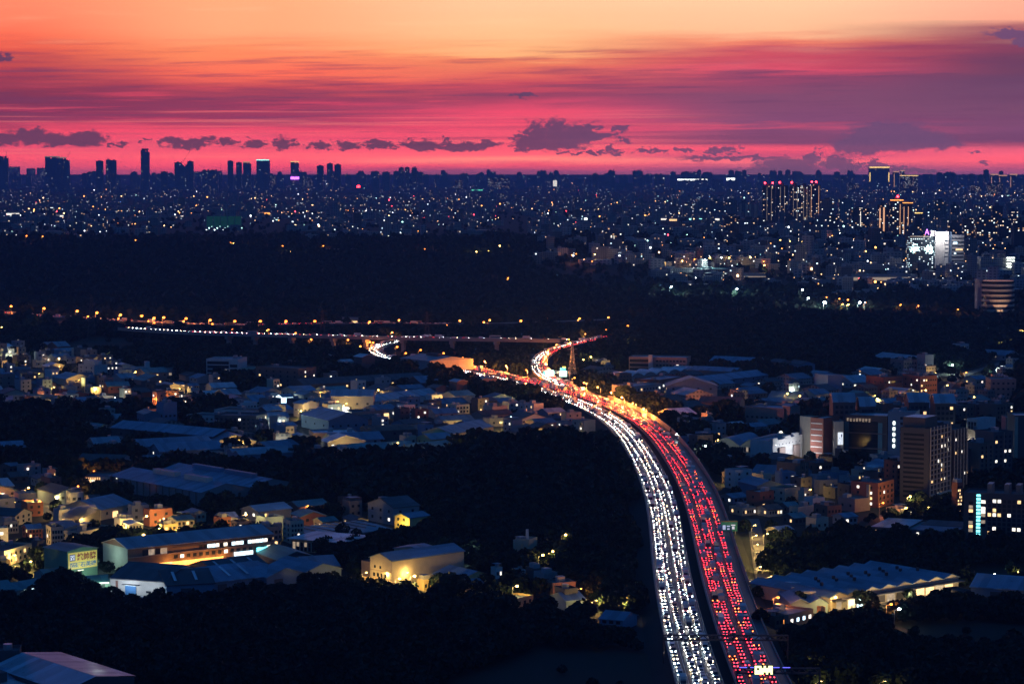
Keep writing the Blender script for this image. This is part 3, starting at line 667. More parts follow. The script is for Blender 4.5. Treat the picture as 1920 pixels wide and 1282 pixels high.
for q in [(20,1040),(50,1052),(75,1038),(100,930),(130,922),(65,945),(20,1062),(290,985),(330,990),(215,985),(110,950),(185,945),(0,1000),(30,1010),(60,990)]: lamp(*q, 'bulb_yellow', h=5, power=9000, br=.4)  # extra lamps, added to throw more yellow pools at the left
for q in [(620,790),(700,800),(740,830),(800,842),(880,830),(940,790),(980,815),(560,770),(500,780),(640,760),(1060,815),(450,830)]: lamp(*q, 'bulb_yellow', h=6, power=9000, br=.4)
# ------------------------------------------------------------------ building kit
WC = {}
def win_mesh(w, h, mat, name='window'):
    k = (round(w, 2), round(h, 2), mat)
    if k not in WC:
        m = MB(); m.box(0, -.07, 0, w, -.005, h, MT[mat])
        WC[k] = m.mesh(name)
    return WC[k]
class B:
    """a building: origin at the left foot of the face towards us, x along that face, y away, z up"""
    def __init__(s, name, cat, desc, fac, depth, group=None, hm=None, zb=0):
        x0, y0, x1, y1, hp = fac
        a, b = P(x0, y0), P(x1, y1)
        s.p = Vector((a.x, a.y, min(a.z, zt(a.x, a.y)))); s.w = math.hypot(b.x-a.x, b.y-a.y); s.yaw = math.atan2(b.y-a.y, b.x-a.x)
        s.h = hm or hp*((a.y+b.y)/2)/F; s.d = depth; s.r = link(name, None, None, s.p, s.yaw)
        occ_rect(s.p, s.w, depth, s.yaw, 3); s.clear(26 if depth > 12 else 18)
        reg(s.r, desc, (x0+x1)/2, (y0+y1)/2-hp/2, cat, group); s.n = 0
    def clear(s, D):
        cc, ss = math.cos(s.yaw), math.sin(s.yaw); a = -3
        while a <= s.w+3:
            b = 0
            while b < D:   # straight towards us
                TOCC.add((int((s.p.x+a*cc)//6), int((s.p.y+a*ss-b)//6))); b += 4
            a += 4
    def shell(s, wall, roof, kind='flat', n=1, rise=None, z0=-2, x0=0, x1=None, y0=0, y1=None, h=None, over=.5, pname='wall', rname='roof'):
        x1 = s.w if x1 is None else x1; y1 = s.d if y1 is None else y1; h = s.h if h is None else h; w, d = x1-x0, y1-y0
        m = MB(); WM = MT[wall]; RM = MT[roof]
        along = kind.endswith('_y')      # gable faces us
        L = w if along else d
        if kind == 'flat':
            m.box(x0, y0, z0, x1, y1, h, WM, top=RM, bottom=False)
            for a in ((x0,y0,x1,y0+.25),(x0,y1-.25,x1,y1),(x0,y0+.25,x0+.25,y1-.25),(x1-.25,y0+.25,x1,y1-.25)): m.box(a[0], a[1], h, a[2], a[3], h+.9, WM, bottom=False)
            m.build(pname, s.r); return
        rise = rise or L/n*.16
        if kind.startswith('gable'): base = [(0,0),(.5,1),(1,0)]
        elif kind.startswith('arch'): base = [(t/8, math.sin(PI*t/8)) for t in range(9)]
        elif kind.startswith('mono'): base = [(0,.12),(1,1)]
        else: base = [(0,0),(.999,1),(1,0)]
        pr = []
        for i in range(n):
            for t, z in base:
                q = ((i+t)*L/n, z*rise)
                if not pr or abs(pr[-1][0]-q[0]) > 1e-6 or abs(pr[-1][1]-q[1]) > 1e-6: pr.append(q)
        def pt(a, c, z): return (x0+a, y0+c, z) if along else (x0+c, y0+a, z)
        C = d if along else w
        for (a, za), (b, zb_) in zip(pr, pr[1:]):
            if b-a < 1e-3: continue
            for c in (0, C): m.face([pt(a,c,z0), pt(b,c,z0), pt(b,c,h+zb_), pt(a,c,h+za)], WM)
        for a, za in (pr[0], pr[-1]): m.face([pt(a,0,z0), pt(a,C,z0), pt(a,C,h+za), pt(a,0,h+za)], WM)
        m.build(pname, s.r)
        m = MB(); pr2 = list(pr); 
        e0 = (pr[0][0]-over, pr[0][1]-over*.3); e1 = (pr[-1][0]+over, pr[-1][1]-over*.3)
        if kind.startswith('gable') or kind.startswith('arch'): pr2[0] = e0; pr2[-1] = e1
        for (a, za), (b, zb_) in zip(pr2, pr2[1:]):
            for u, v in (((.06), 0),):
                m.face([pt(a,-over,h+za+.06), pt(b,-over,h+zb_+.06), pt(b,C+over,h+zb_+.06), pt(a,C+over,h+za+.06)], RM)
            m.face([pt(a,-over,h+za+.06), pt(b,-over,h+zb_+.06), pt(b,-over,h+zb_-.3), pt(a,-over,h+za-.3)], RM)
        q0, q1 = pr2[0], pr2[-1]
        for q in (q0, q1): m.face([pt(q[0],-over,h+q[1]+.06), pt(q[0],C+over,h+q[1]+.06), pt(q[0],C+over,h+q[1]-.3), pt(q[0],-over,h+q[1]-.3)], RM)
        m.build(rname, s.r)
    def place(s, o, face, u, z, out=0):
        if face == 'f': o.location = (u, -out, z)
        elif face == 'l': o.location = (-out, s.d-u, z); o.rotation_euler = (0, 0, -PI/2)
        elif face == 'r': o.location = (s.w+out, u, z); o.rotation_euler = (0, 0, PI/2)
    def wins(s, face, rows, cols, u0, u1, z0, z1, ww=1.5, wh=1.4, mix=(('glass_dark',.8),('lit_white',.1),('lit_warm',.1)), name='window', out=0):
        if s.n+rows*cols > 98: rows = max(1, (98-s.n)//cols)
        for i in range(rows):
            for j in range(cols):
                if s.n >= 98: return
                mt = r_.choices([q[0] for q in mix], [q[1] for q in mix])[0]
                o = link(name, win_mesh(ww, wh, mt), s.r)
                s.place(o, face, u0+(u1-u0)*(j+.5)/cols-ww/2, z0+(z1-z0)*(i+.5)/rows-wh/2, out); s.n += 1
    def panel(s, name, face, u, z, w, h, mat, out=.12, th=.2, label=None):
        m = MB(); m.box(0, -th, 0, w, 0, h, MT[mat]); o = m.build(name, s.r); s.place(o, face, u, z, out)
        if label: o['label'] = label
        return o
    def box(s, name, x0, y0, z0, x1, y1, z1, mat, top=None):
        return MB().box(x0, y0, z0, x1, y1, z1, MT[mat], top=MT[top] if top else None).build(name, s.r)
    def tank(s, x, y, z, r=1.0, h=1.8):
        m = MB(); m.tube((x,y,z+.5), (x,y,z+.5+h), r, r, MT['tank'], 10)
        for a in (-.7, .7): m.box(x+a*r-.07, y-.07, z, x+a*r+.07, y+.07, z+.5, MT['steel'])
        m.build('water_tank', s.r)
    def top(s, n=2):
        for _ in range(n):
            x, y = r_.uniform(.5, max(.6, s.w-4.5)), r_.uniform(.5, max(.6, s.d-4.5))
            k = r_.random()
            if k < .45: s.box('stair_head', x, y, s.h-.05, x+3.2, y+3.4, s.h+2.6, 'wall_grey', 'roof_grey')
            elif k < .8: s.tank(x+1.5, y+1.5, s.h)
            else:
                m = MB(); m.box(x, y, s.h+2.2, min(s.w, x+6), min(s.d, y+5), s.h+2.35, MT['roof_blue'])
                for a, b in ((x+.2, y+.2), (min(s.w, x+6)-.3, y+.2)): m.box(a, b, s.h, a+.12, b+.12, s.h+2.2, MT['steel'])
                m.build('awning', s.r)
G = (('glass_dark',.90),('lit_white',.06),('lit_warm',.04)); GL = (('glass_dark',.74),('lit_white',.14),('lit_warm',.12)); GD = (('glass_dark',1),)
def marks(parent, n, x, z, pitch, h, mat, y=-.35):
    # roof letters the photo shows only as small blurred glyph shapes
    rr = random.Random(n)
    for i in range(n):
        m = MB(); w = pitch*.62
        m.box(0, -.1, h*.45, w, 0, h*.62, MT[mat]); m.box(w*.4, -.12, 0, w*.62, -.02, h, MT[mat])
        if rr.random() < .6: m.box(0, -.14, h*.86, w, -.04, h, MT[mat])
        if rr.random() < .6: m.box(0, -.14, 0, w, -.04, h*.15, MT[mat])
        if rr.random() < .5: m.box(0, -.16, h*.1, w*.18, -.06, h*.9, MT[mat])
        m.build('lettering', parent, (x+i*pitch, y, z))
def door(b, face, u, w, h, mat='glass_dark', name='door'): b.panel(name, face, u, 0, w, h, mat, .05, .12)
def shed(desc, fac, depth, wall='wall_grey', roof='roof_blue', kind='gable_x', n=1, lit=None, win=0, side=0, cat='warehouse', name='warehouse', litw=.5, rise=None):
    b = B(name, cat, desc, fac, depth); b.shell(wall, roof, kind, n, rise=rise)
    k = max(1, int(b.w/12))
    for j in range(k):
        u = (j+.3)*b.w/k; mt = (lit if lit and r_.random() < litw+.35 else 'wall_dark')
        if u+4 < b.w: door(b, 'f', u, min(4.5, b.w/k*.55), min(b.h*.7, 4.2), mt, 'roller_door')
    if win: b.wins('f', 1, win, 0, b.w, b.h*.62, b.h*.92, 1.6, 1.0, G)
    if side: b.wins('l' if side > 0 else 'r', 1, abs(side), 0, b.d, b.h*.5, b.h*.9, 1.6, 1.0, G)
    if kind == 'gable_x' and n == 1 and b.w > 18:
        rs = b.d*.16
        for j in range(int(b.w/9)):
            o = MB(); o.box(-.6, 0, 0, .6, b.d*.28, .1, MT['roof_white']); q = o.build('skylight', b.r, ((j+.5)*9, b.d*.1, b.h+b.d*.2*rs/b.d*1.0+.18)); q.rotation_euler = (math.atan2(rs, b.d/2), 0, 0)
    return b
# ---- left foreground
b = B('metal_roofed_hall', 'hall', 'near hall at the bottom left corner with a pink sheened metal roof.', (38,1292,180,1330,40), 20, hm=8)
p = PZ(41,1222,14); q = PZ(180,1267,14); b.p = Vector((p.x, p.y, 0)); b.r.location = b.p
ax = Vector((q.x-p.x, q.y-p.y, 0)); Lr = ax.length; b.r.rotation_euler = (0, 0, math.atan2(ax.y, ax.x)); m = MB()
# ridge runs along local x; the far slope carries the reflected sky's pink in its colour, the near one the blue
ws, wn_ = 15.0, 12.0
m.face([(0,0,14),(Lr,0,14),(Lr,ws,12.2),(0,ws,12.2)], MT['roof_sky_pink']); m.face([(0,ws,12.2),(Lr,ws,12.2),(Lr,ws,11.9),(0,ws,11.9)], MT['roof_sky_pink'])
m.build('sky_pink_roof_slope', b.r); m = MB(); m.face([(0,-.05,13.98),(Lr,-.05,13.98),(Lr,-wn_,10.4),(0,-wn_,10.4)], MT['roof_grey']); m.build('grey_roof_slope', b.r)
m = MB(); m.box(0.2, -wn_+.4, -2, Lr-.2, ws-.4, 10.3, MT['wall_dark'])
for X in (.2, Lr-.2): m.face([(X,-wn_+.4,10.2),(X,ws-.4,10.2),(X,ws-.4,11.9),(X,0,13.9)], MT['wall_dark'])
m.build('wall', b.r); m = MB(); m.box(12, -wn_-9, 9.2, 20, -wn_-4, 12.4, MT['wall_dark']); m.tube((17,-wn_-6.5,12.3), (17,-wn_-6.5,14.2), .5, .5, MT['darksteel'], 8); m.build('vent_housing', b.r)
m = MB(); m.box(2, -wn_-16, -2, Lr-12, -wn_-.3, 9.0, MT['wall_dark'], top=MT['roof_sky_pink']); m.build('annex', b.r)  # annex top takes the same painted sky pink
occ_rect(Vector((p.x-10, p.y-60, 0)), 70, 70, 0, 2)
b = B('dark_block', 'building', 'dark block with a pale roof tank at the bottom left edge.', (-30,1300,38,1298,60), 10, hm=14); b.shell('wall_dark', 'roof_dark'); b.tank(8, 4, 14, 1.6, 2)
b = B('corrugated_shed', 'shed', 'low corrugated blue roof cut by the bottom left corner.', (-40,1318,40,1322,30), 14, hm=9); b.shell('wall_dark', 'roof_blue', 'gable_x')
# ---- the billboard hall
b = B('billboard_hall', 'hall', 'green metal hall carrying a yellow billboard with red and blue characters.', (127,1088,183,1080,56), 18)
b.shell('wall_green', 'roof_teal', 'gable_y', 1, rise=1.2)
sg = b.panel('billboard', 'f', .4, b.h*.36, b.w-.8, b.h*.56, 'wall_yellow', .1, .15); W_ = b.w-.8; H_ = b.h*.56
emat('sign_red', (.16,.012,.02), .25, base=(.25,.02,.03)); emat('sign_blue', (.03,.13,.30), .5, base=(.04,.16,.35)); emat('sign_plate', (.75,.62,.14), .42, base=(.6,.5,.15)); emat('sign_navy', (.02,.015,.06), .5, base=(.03,.02,.08)); emat('sign_white', (.6,.65,.9), .7, base=(.7,.7,.8))
sg.data.materials[0] = MT['sign_plate']
def text(parent, body, x, z, size, mat, y=-.2, name='lettering', sx=1.0, align='LEFT'):
    c = bpy.data.curves.new(name, 'FONT'); c.body = body; c.size = size; c.extrude = .02; c.offset = .022*size; c.align_x = align; c.resolution_u = 2
    c.materials.append(MT[mat]); t = bpy.data.objects.new('tmp', c); COL.objects.link(t); bpy.context.view_layer.update(); me = bpy.data.meshes.new_from_object(t.evaluated_get(bpy.context.evaluated_depsgraph_get())); bpy.data.objects.remove(t)
    o = link(name, me, parent, (x, y, z)); o.rotation_euler = (PI/2, 0, 0); o.scale = (sx, 1, 1); return o
text(sg, '統帥牌', W_*.30, H_*.54, H_*.46, 'sign_red', sx=W_*.66/(3*H_*.46)); text(sg, '超硬石英磚', W_*.04, H_*.12, H_*.32, 'sign_blue', sx=W_*.93/(5*H_*.32))
m = MB(); a = H_*.40; m.box(0,-.03,0,a,0,a,MT['sign_navy']); m.box(a*.12,-.06,a*.12,a*.88,-.03,a*.88,MT['sign_white'])
for i in range(5): 
    for j in range(5):
        if (i in (0,4)) != (j in (0,4)): m.box(a*(.14+.15*i),-.08,a*(.14+.15*j),a*(.22+.15*i),-.06,a*(.22+.15*j),MT['sign_navy'])
m.box(a*.45,-.09,a*.22,a*.56,-.06,a*.52,MT['sign_navy'])
for s in (-1, 1): m.face([(a*.5,-.085,a*.45),(a*(.5+s*.22),-.085,a*.72),(a*(.5+s*.30),-.085,a*.66),(a*.5,-.085,a*.36)], MT['sign_navy'])
m.build('emblem', sg, (W_*.04, -.17, H_*.50))
b.panel('floodlight', 'f', b.w*.3, b.h*.3, 3, .25, 'lit_white', .9, .3)
l = bpy.data.lights.new('sign_light', 'POINT'); l.energy = 2600; l.color = (.8,1,.75); l.shadow_soft_size = .5; link('sign_light', l, b.r, (b.w*.5, -9, 3.0))
b = shed('low green shed open to a bright workshop beside the billboard hall.', (165,1103,207,1100,12), 12, 'wall_pale', 'roof_teal', lit='lit_green')
b.panel('awning', 'f', 1, b.h*.75, b.w-2, .3, 'lit_white', .3, 1.6)
l = bpy.data.lights.new('shop_light', 'POINT'); l.energy = 1500; l.color = (.4,1,.7); l.shadow_soft_size = .5; link('shop_light', l, b.r, (b.w*.5, -4, 2.6))
shed('small teal roofed shed with a pale shutter in front of the billboard hall.', (88,1094,127,1090,14), 14, 'wall_pale', 'roof_teal', lit='lit_dim')
b = shed('low teal shed lit white under its eave at the left.', (30,1118,90,1108,12), 14, 'wall_pale', 'roof_teal', lit='lit_white'); b.panel('eave_light', 'f', 4, 2.2, 8, .25, 'lit_cool', .5)
shed('dark teal roofed workshop row at the left edge.', (-25,1124,28,1118,16), 16, 'wall_dark', 'roof_teal')
# ---- long brown factory
b = B('long_factory', 'factory', 'long brown factory with a grey roof and a glowing orange ground floor.', (240,1074,512,1044,46), 24)
b.shell('wall_brown', 'roof_grey', 'gable_x', 1, rise=3.2); z = b.h
b.panel('end_cladding', 'l', 0.05, -1, b.d-.1, b.h+.9, 'wall_pale', .02, .1, 'pale green end wall')
b.panel('cornice', 'f', 0, z*.60, b.w, .5, 'wall_tile', .3, .4); b.panel('cornice', 'f', b.w*.30, z*.86, b.w*.7, .4, 'wall_dark', .3, .4)
b.wins('f', 1, 18, b.w*.20, b.w*.64, .6, 3.4, 2.6, 2.2, (('lit_orange',.85),('lit_warm',.15)), name='shop_opening', out=.35)
b.wins('f', 1, 4, b.w*.10, b.w*.26, z*.64, z*.86, 3.4, 2.8, (('lit_dim',.7),('glass_dark',.3)))
b.wins('f', 1, 18, b.w*.48, b.w*.99, z*.66, z*.86, 1.9, 1.6, (('glass_dark',.45),('lit_cool',.35),('lit_white',.2))); b.wins('f', 1, 16, b.w*.30, b.w*.99, z*.38, z*.55, 1.9, 1.6, (('glass_dark',.75),('lit_white',.25)))
b.wins('f', 1, 5, 1, b.w*.14, z*.06, z*.3, 1.8, 1.8, GL)
b.panel('lit_signboard', 'f', b.w*.72, 2.6, 10, 1.8, 'lit_cool', .5); b.panel('lit_signboard', 'f', b.w*.88, 3.0, 9, 2.4, 'led_cyan', .5)
l = bpy.data.lights.new('arcade_light', 'POINT'); l.energy = 1500; l.color = (1,.42,.08); l.shadow_soft_size = .5
for u in (.27, .4, .53, .64): link('arcade_light', l, b.r, (b.w*u, -3.5, 3.2))
l = bpy.data.lights.new('yard_light', 'POINT'); l.energy = 1600; l.color = (.75,1,.8); link('yard_light', l, b.r, (-7, b.d*.4, 7))
# ---- white shed with blue door
b = B('white_shed', 'warehouse', 'white walled shed with a blue roller door under a small lamp.', (207,1112,309,1119,30), 34); b.shell('wall_white', 'roof_dark', 'gable_x', 1, rise=4.5)
emat('shutter_blue', (.03,.14,.4), .2, base=(.05,.16,.35)); u = b.w*.28
b.panel('roller_door', 'f', u, .1, 5.2, b.h*.56, 'shutter_blue'); b.panel('canopy', 'f', u-1, b.h*.64, 8, .3, 'roof_dark', .1, 1.5); b.panel('lamp', 'f', u, b.h*.60, 5, .18, 'lit_cool', .4, .2)
l = bpy.data.lights.new('door_light', 'POINT'); l.energy = 1500; l.color = (.75,.88,1); l.shadow_soft_size = .3; link('door_light', l, b.r, (u+3, -5, b.h*.7)); link('door_light', l, b.r, (u-5, -8, b.h*.7)); link('door_light', l, b.r, (u+14, -7, b.h*.7))
b.panel('rust_stain_panel', 'f', b.w*.1, b.h*.1, 1.2, b.h*.75, 'roof_rust', .02, .04); b.wins('f', 1, 3, b.w*.65, b.w*.98, .8, 2.6, 2.4, .9, GD)
for i in range(5): b.wins('r', 1, 1, 3+i*6, 6+i*6, 2, 4, 1.6, 1.2, GD)
shed('dark blue shed joined to the right of the white shed.', (312,1122,402,1117,26), 30, 'wall_blue', 'roof_dark', 'gable_x', rise=4)
shed('broad low shed with pale skylight strips right of the white shed.', (388,1112,520,1096,20), 34, 'wall_blue', 'roof_blue', 'gable_x', rise=4)
shed('long dark roofed shed between the brown factory and the woodland.', (500,1100,640,1082,18), 28, 'wall_blue', 'roof_blue', 'gable_y', 2)
shed('low blue shed behind the brown factory ground floor row.', (400,1080,500,1068,12), 20, 'wall_dark', 'roof_dark', 'gable_x', rise=3); shed('teal shed at the end of the long factory.', (520,1062,592,1056,14), 26, 'wall_dark', 'roof_teal', 'gable_y', 1)
shed('teal roofed shed right of the long factory near the trees.', (575,1076,637,1072,12), 22, 'wall_dark', 'roof_blue', 'gable_x')
# ---- twin gabled warehouse
b = B('gabled_warehouse', 'warehouse', 'very wide blue roofed warehouse with gables on its right end.', (206,917,378,950,27), 62); b.shell('wall_grey', 'roof_blue', 'gable_x', 2, rise=3.6)
for j in range(14): b.panel('buttress', 'f', 3+j*b.w/14.2, 0, .5, b.h-.3, 'wall_dark', .35, .3)
b.wins('r', 1, 9, 2, b.d-2, b.h*.45, b.h*.8, 1.6, 1.6, GD); b.panel('eave_lamp', 'f', 8, b.h-1, 1, .4, 'lit_white', .5)
for u in (.28, .62): b.box('roof_monitor', b.w*u, 12, b.h+2.6, b.w*(u+.24), 16, b.h+5.6, 'wall_pale', 'roof_blue')
for u in (.2, .55): b.box('roof_monitor', b.w*u, 43, b.h+2.6, b.w*(u+.3), 46, b.h+5.2, 'wall_blue', 'roof_blue')
b = B('red_brick_building', 'building', 'red fronted building with white roof letters left of the wide gabled warehouse.', (159,921,206,921,25), 24); b.shell('wall_brick', 'roof_dark'); b.wins('f', 2, 6, 0, b.w*.8, 1, b.h, 1.6, 1.4, G)
b.panel('end_wall', 'f', b.w*.62, 0, b.w*.38, b.h+.8, 'wall_cream', .1, .2); marks(b.r, 7, .8, b.h*.84, b.w*.60/7, 1.7, 'lit_warm')
# ---- houses and sheds of the left quarter: (desc, base left, base right, height px, depth m, wall, roof, kind, windows rows, cols, lit mix)
HT = [
 ('tall plain pale block',118,960,154,962,38,12,'wall_grey','roof_grey','flat',2,2,GD),('yellow lit shed with a curved gable',156,950,188,953,20,20,'wall_cream','roof_dark','gable_x',1,3,GD),
 ('long lit shed with a sloped roof',190,975,250,962,20,26,'wall_cream','roof_blue','gable_x',1,3,GL),('cream house with a pitched roof',343,978,385,972,18,12,'wall_cream','roof_blue','gable_y',1,3,G),
 ('pale house',28,986,60,978,20,14,'wall_cream','roof_dark','gable_y',2,3,G),('white terrace',-10,1000,32,994,20,14,'wall_cream','roof_grey','flat',2,5,G),('cream block above the lane',80,1020,118,1024,34,13,'wall_cream','roof_dark','flat',3,4,G),
 ('yellow lit terrace',8,1062,60,1046,26,16,'wall_cream','roof_dark','flat',2,6,GL),('lit roadside house',-15,1075,18,1070,22,12,'wall_yellow','roof_rust','flat',2,3,G),('brick house',35,1010,78,1004,20,14,'wall_brick','roof_blue','gable_x',2,4,G),
 ('pale flat house',210,998,248,994,24,14,'wall_white','roof_grey','flat',2,4,G),('white gabled house',225,1004,266,1000,22,14,'wall_white','roof_white','gable_y',2,4,G),('shed with bright eaves',290,1005,330,998,20,16,'wall_yellow','roof_dark','flat',2,3,GL),
 ('teal roofed shop',310,998,362,1000,26,20,'wall_cream','roof_teal','gable_x',2,4,G),('pale roofed shed',400,985,445,980,16,20,'wall_white','roof_white','gable_x',1,3,G),('dark brick house',398,990,432,990,18,16,'wall_brick','roof_dark','flat',2,3,GD),
 ('white terrace row',110,1010,148,1000,18,14,'wall_white','roof_blue','gable_x',2,4,GL),('cream terrace row',150,1014,212,1002,14,14,'wall_cream','roof_dark','flat',1,7,GL),('dark workshop',-10,1040,20,1034,18,14,'wall_dark','roof_teal','gable_x',1,2,G),
 ('brown tiled house',430,1000,470,996,20,16,'wall_tile','roof_dark','flat',2,4,G),('four storey pale tenement',527,1018,569,1014,40,14,'wall_cream','roof_dark','flat',4,4,G),('brown tiled tenement',478,1036,522,1030,46,18,'wall_tile','roof_dark','flat',4,3,GL),
 ('pale annex',508,1012,528,1010,22,12,'wall_grey','roof_grey','flat',2,2,G),('low house with two bright windows',585,994,632,990,18,14,'wall_tile','roof_teal','gable_x',1,4,GL),('small house with a lit door',640,990,690,986,16,14,'wall_cream','roof_dark','gable_y',1,3,G),
 ('grey house',690,975,738,985,34,16,'wall_grey','roof_dark','gable_y',2,3,G),('rooftop lit house',700,955,740,952,14,12,'wall_blue','roof_blue','flat',1,3,G),('white roofed barn',745,965,782,968,20,18,'wall_cream','roof_white','gable_y',1,3,G),
 ('low factory wing',0,888,33,886,16,40,'wall_dark','roof_blue','gable_x',1,2,G),('pale shed',50,912,100,908,16,20,'wall_cream','roof_dark','gable_y',1,3,G),('long low shed',0,905,50,902,12,24,'wall_dark','roof_dark','gable_x',1,2,G),
 ('long pale shed',142,880,225,882,14,24,'wall_grey','roof_dark','gable_x',1,5,GD),('lit end building',222,880,250,878,15,14,'wall_yellow','roof_rust','gable_y',1,1,GL),('low pale shed',255,874,305,870,12,20,'wall_white','roof_blue','gable_x',1,3,G),
 ('wide shed',-5,852,45,850,12,30,'wall_dark','roof_blue','gable_x',1,2,GD),('blue sheeted depot',-20,852,46,858,18,40,'wall_blue','roof_blue','gable_x',1,2,GD),
 ('long blue shed',208,822,400,840,22,40,'wall_dark','roof_blue','gable_x',1,5,G),('lower blue shed',258,856,400,848,18,40,'wall_blue','roof_blue','gable_x',1,4,G),('end blue shed',300,862,420,856,16,26,'wall_blue','roof_blue','gable_x',1,3,G),('tan ended shed',400,845,480,842,16,36,'wall_cream','roof_blue','gable_y',2,3,G),
 ('white walled cold store',420,870,450,870,24,30,'wall_pale','roof_blue','gable_y',1,2,G),('broad grey shed',450,878,556,872,26,40,'wall_blue','roof_grey','gable_x',1,5,GD),('pale three storey house',600,862,656,855,18,14,'wall_cream','roof_grey','flat',2,7,G),('brick fronted shed',580,858,612,862,20,20,'wall_brick','roof_white','flat',1,3,G),
 ('pale block',290,800,330,802,46,26,'wall_blue','roof_teal','flat',1,3,GD),('teal roofed block',250,800,300,803,28,26,'wall_blue','roof_teal','gable_y',1,2,GD),
 ('dark wide shed',655,858,790,850,14,40,'wall_cream','roof_teal','gable_x',1,8,GL),('long dark shed',770,860,860,850,12,30,'wall_cream','roof_teal','gable_x',1,6,G),
 ('long lit tin shed',780,838,850,832,16,40,'wall_yellow','roof_grey','gable_x',1,5,GL),('bright gabled tin shed',850,833,925,818,20,50,'wall_yellow','roof_grey','gable_x',1,6,GL),('white roofed store',748,832,780,835,16,14,'wall_cream','roof_white','flat',1,2,GL),
 ('grey barn',545,832,580,836,20,22,'wall_grey','roof_grey','gable_y',1,2,GL),('flat roofed store',588,828,672,826,14,36,'wall_tile','roof_white','flat',1,4,G),('blue shed',625,836,720,832,10,30,'wall_blue','roof_blue','gable_x',1,3,GD),
 ('wide dark depot',700,822,780,818,14,40,'wall_dark','roof_rust','gable_x',1,3,GD),('small cream house',745,842,772,840,12,12,'wall_cream','roof_grey','flat',1,3,G),('blue gabled shed',505,818,555,815,20,30,'wall_blue','roof_blue','gable_x',1,2,GD),('lit corner shed',615,806,650,808,14,26,'wall_yellow','roof_blue','gable_x',1,2,GL),
 ('office block with lit strips',660,790,720,788,16,18,'wall_tile','roof_dark','flat',1,6,GL),('blue gabled workshop',565,800,616,812,24,30,'wall_blue','roof_grey','gable_x',1,3,GD),('pale gabled hall',548,780,596,782,26,30,'wall_white','roof_grey','gable_y',1,4,G),('dark flat hall',480,788,528,790,22,30,'wall_dark','roof_grey','gable_x',1,3,GL),
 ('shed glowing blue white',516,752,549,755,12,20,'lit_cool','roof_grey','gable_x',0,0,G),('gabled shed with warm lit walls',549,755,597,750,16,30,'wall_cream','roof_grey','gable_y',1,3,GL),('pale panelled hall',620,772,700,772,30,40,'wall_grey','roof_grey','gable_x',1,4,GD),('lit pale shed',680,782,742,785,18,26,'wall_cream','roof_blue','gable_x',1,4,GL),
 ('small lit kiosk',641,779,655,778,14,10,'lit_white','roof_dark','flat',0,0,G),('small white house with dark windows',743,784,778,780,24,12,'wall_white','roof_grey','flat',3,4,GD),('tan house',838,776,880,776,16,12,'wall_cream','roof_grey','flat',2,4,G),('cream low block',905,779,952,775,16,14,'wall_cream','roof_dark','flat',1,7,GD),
 ('long white warehouse',660,770,860,745,12,36,'wall_white','roof_grey','gable_x',1,14,GD),('dark long workshop',570,735,800,722,14,40,'wall_dark','roof_dark','gable_x',1,16,GL),('brown block with lit squares',480,724,560,729,36,26,'wall_dark','roof_dark','flat',4,6,GL),('grey low warehouse',760,730,830,728,14,34,'wall_dark','roof_blue','gable_x',1,6,GL),
 ('brown gabled hall',842,748,876,746,34,40,'wall_brown','roof_grey','gable_y',1,3,GD),('dark hall with a low wing',800,745,842,748,22,40,'wall_dark','roof_dark','gable_y',0,0,GD),('broad gabled warehouse',880,728,935,726,18,40,'wall_tile','roof_blue','gable_y',2,0,GD),
 ('pale sloped roof barn',590,682,632,682,14,30,'wall_white','roof_grey','gable_y',1,3,GD),('white hall with square windows',630,698,662,699,22,30,'wall_white','roof_white','gable_x',1,4,GD),('dark hall with a bright roof',662,700,702,697,32,24,'wall_dark','roof_white','gable_y',0,0,GD),
 ('brown barn',527,695,570,694,14,24,'wall_tile','roof_rust','gable_y',1,2,GD),('pale roofed barn',705,702,728,700,12,20,'wall_white','roof_white','gable_y',0,0,GD),
 ('long white office wing',350,795,402,798,16,20,'wall_white','roof_dark','flat',2,6,GD),('dark glass block',402,806,480,808,26,30,'wall_dark','roof_dark','flat',3,9,G),('white and red office',402,787,478,790,18,26,'wall_white','roof_rust','flat',2,8,GD),
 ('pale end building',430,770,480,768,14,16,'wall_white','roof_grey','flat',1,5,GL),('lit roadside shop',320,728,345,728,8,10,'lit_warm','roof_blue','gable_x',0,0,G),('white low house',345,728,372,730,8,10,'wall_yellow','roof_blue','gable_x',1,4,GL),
 ('white walled cube house',962,1040,992,1040,24,10,'wall_cream','roof_grey','flat',1,2,GD),('flat roofed house with a lit bay',960,1082,986,1085,14,12,'wall_white','roof_blue','flat',1,2,GL),('dark house',986,1086,1022,1082,18,12,'wall_dark','roof_blue','flat',1,2,GD),('lit side house',968,1140,1000,1132,14,22,'wall_yellow','roof_blue','flat',1,3,G),
 ('tall dark cube house',1040,1140,1084,1136,34,12,'wall_dark','roof_dark','flat',2,2,GD),('low blue shed',1035,1144,1098,1144,20,16,'wall_blue','roof_blue','gable_x',0,0,GD),
 ('stepped gable shop row',812,1092,864,1104,18,18,'wall_yellow','roof_blue','gable_x',1,4,GL),('shop with a red sign',864,1106,905,1110,18,18,'wall_cream','roof_blue','gable_x',1,4,GL),('flat shop under the lamp',780,1103,814,1107,18,14,'wall_yellow','roof_dark','flat',1,3,GD),('blue fronted house',920,1078,942,1084,18,14,'wall_white','roof_dark','flat',1,3,GL),
]
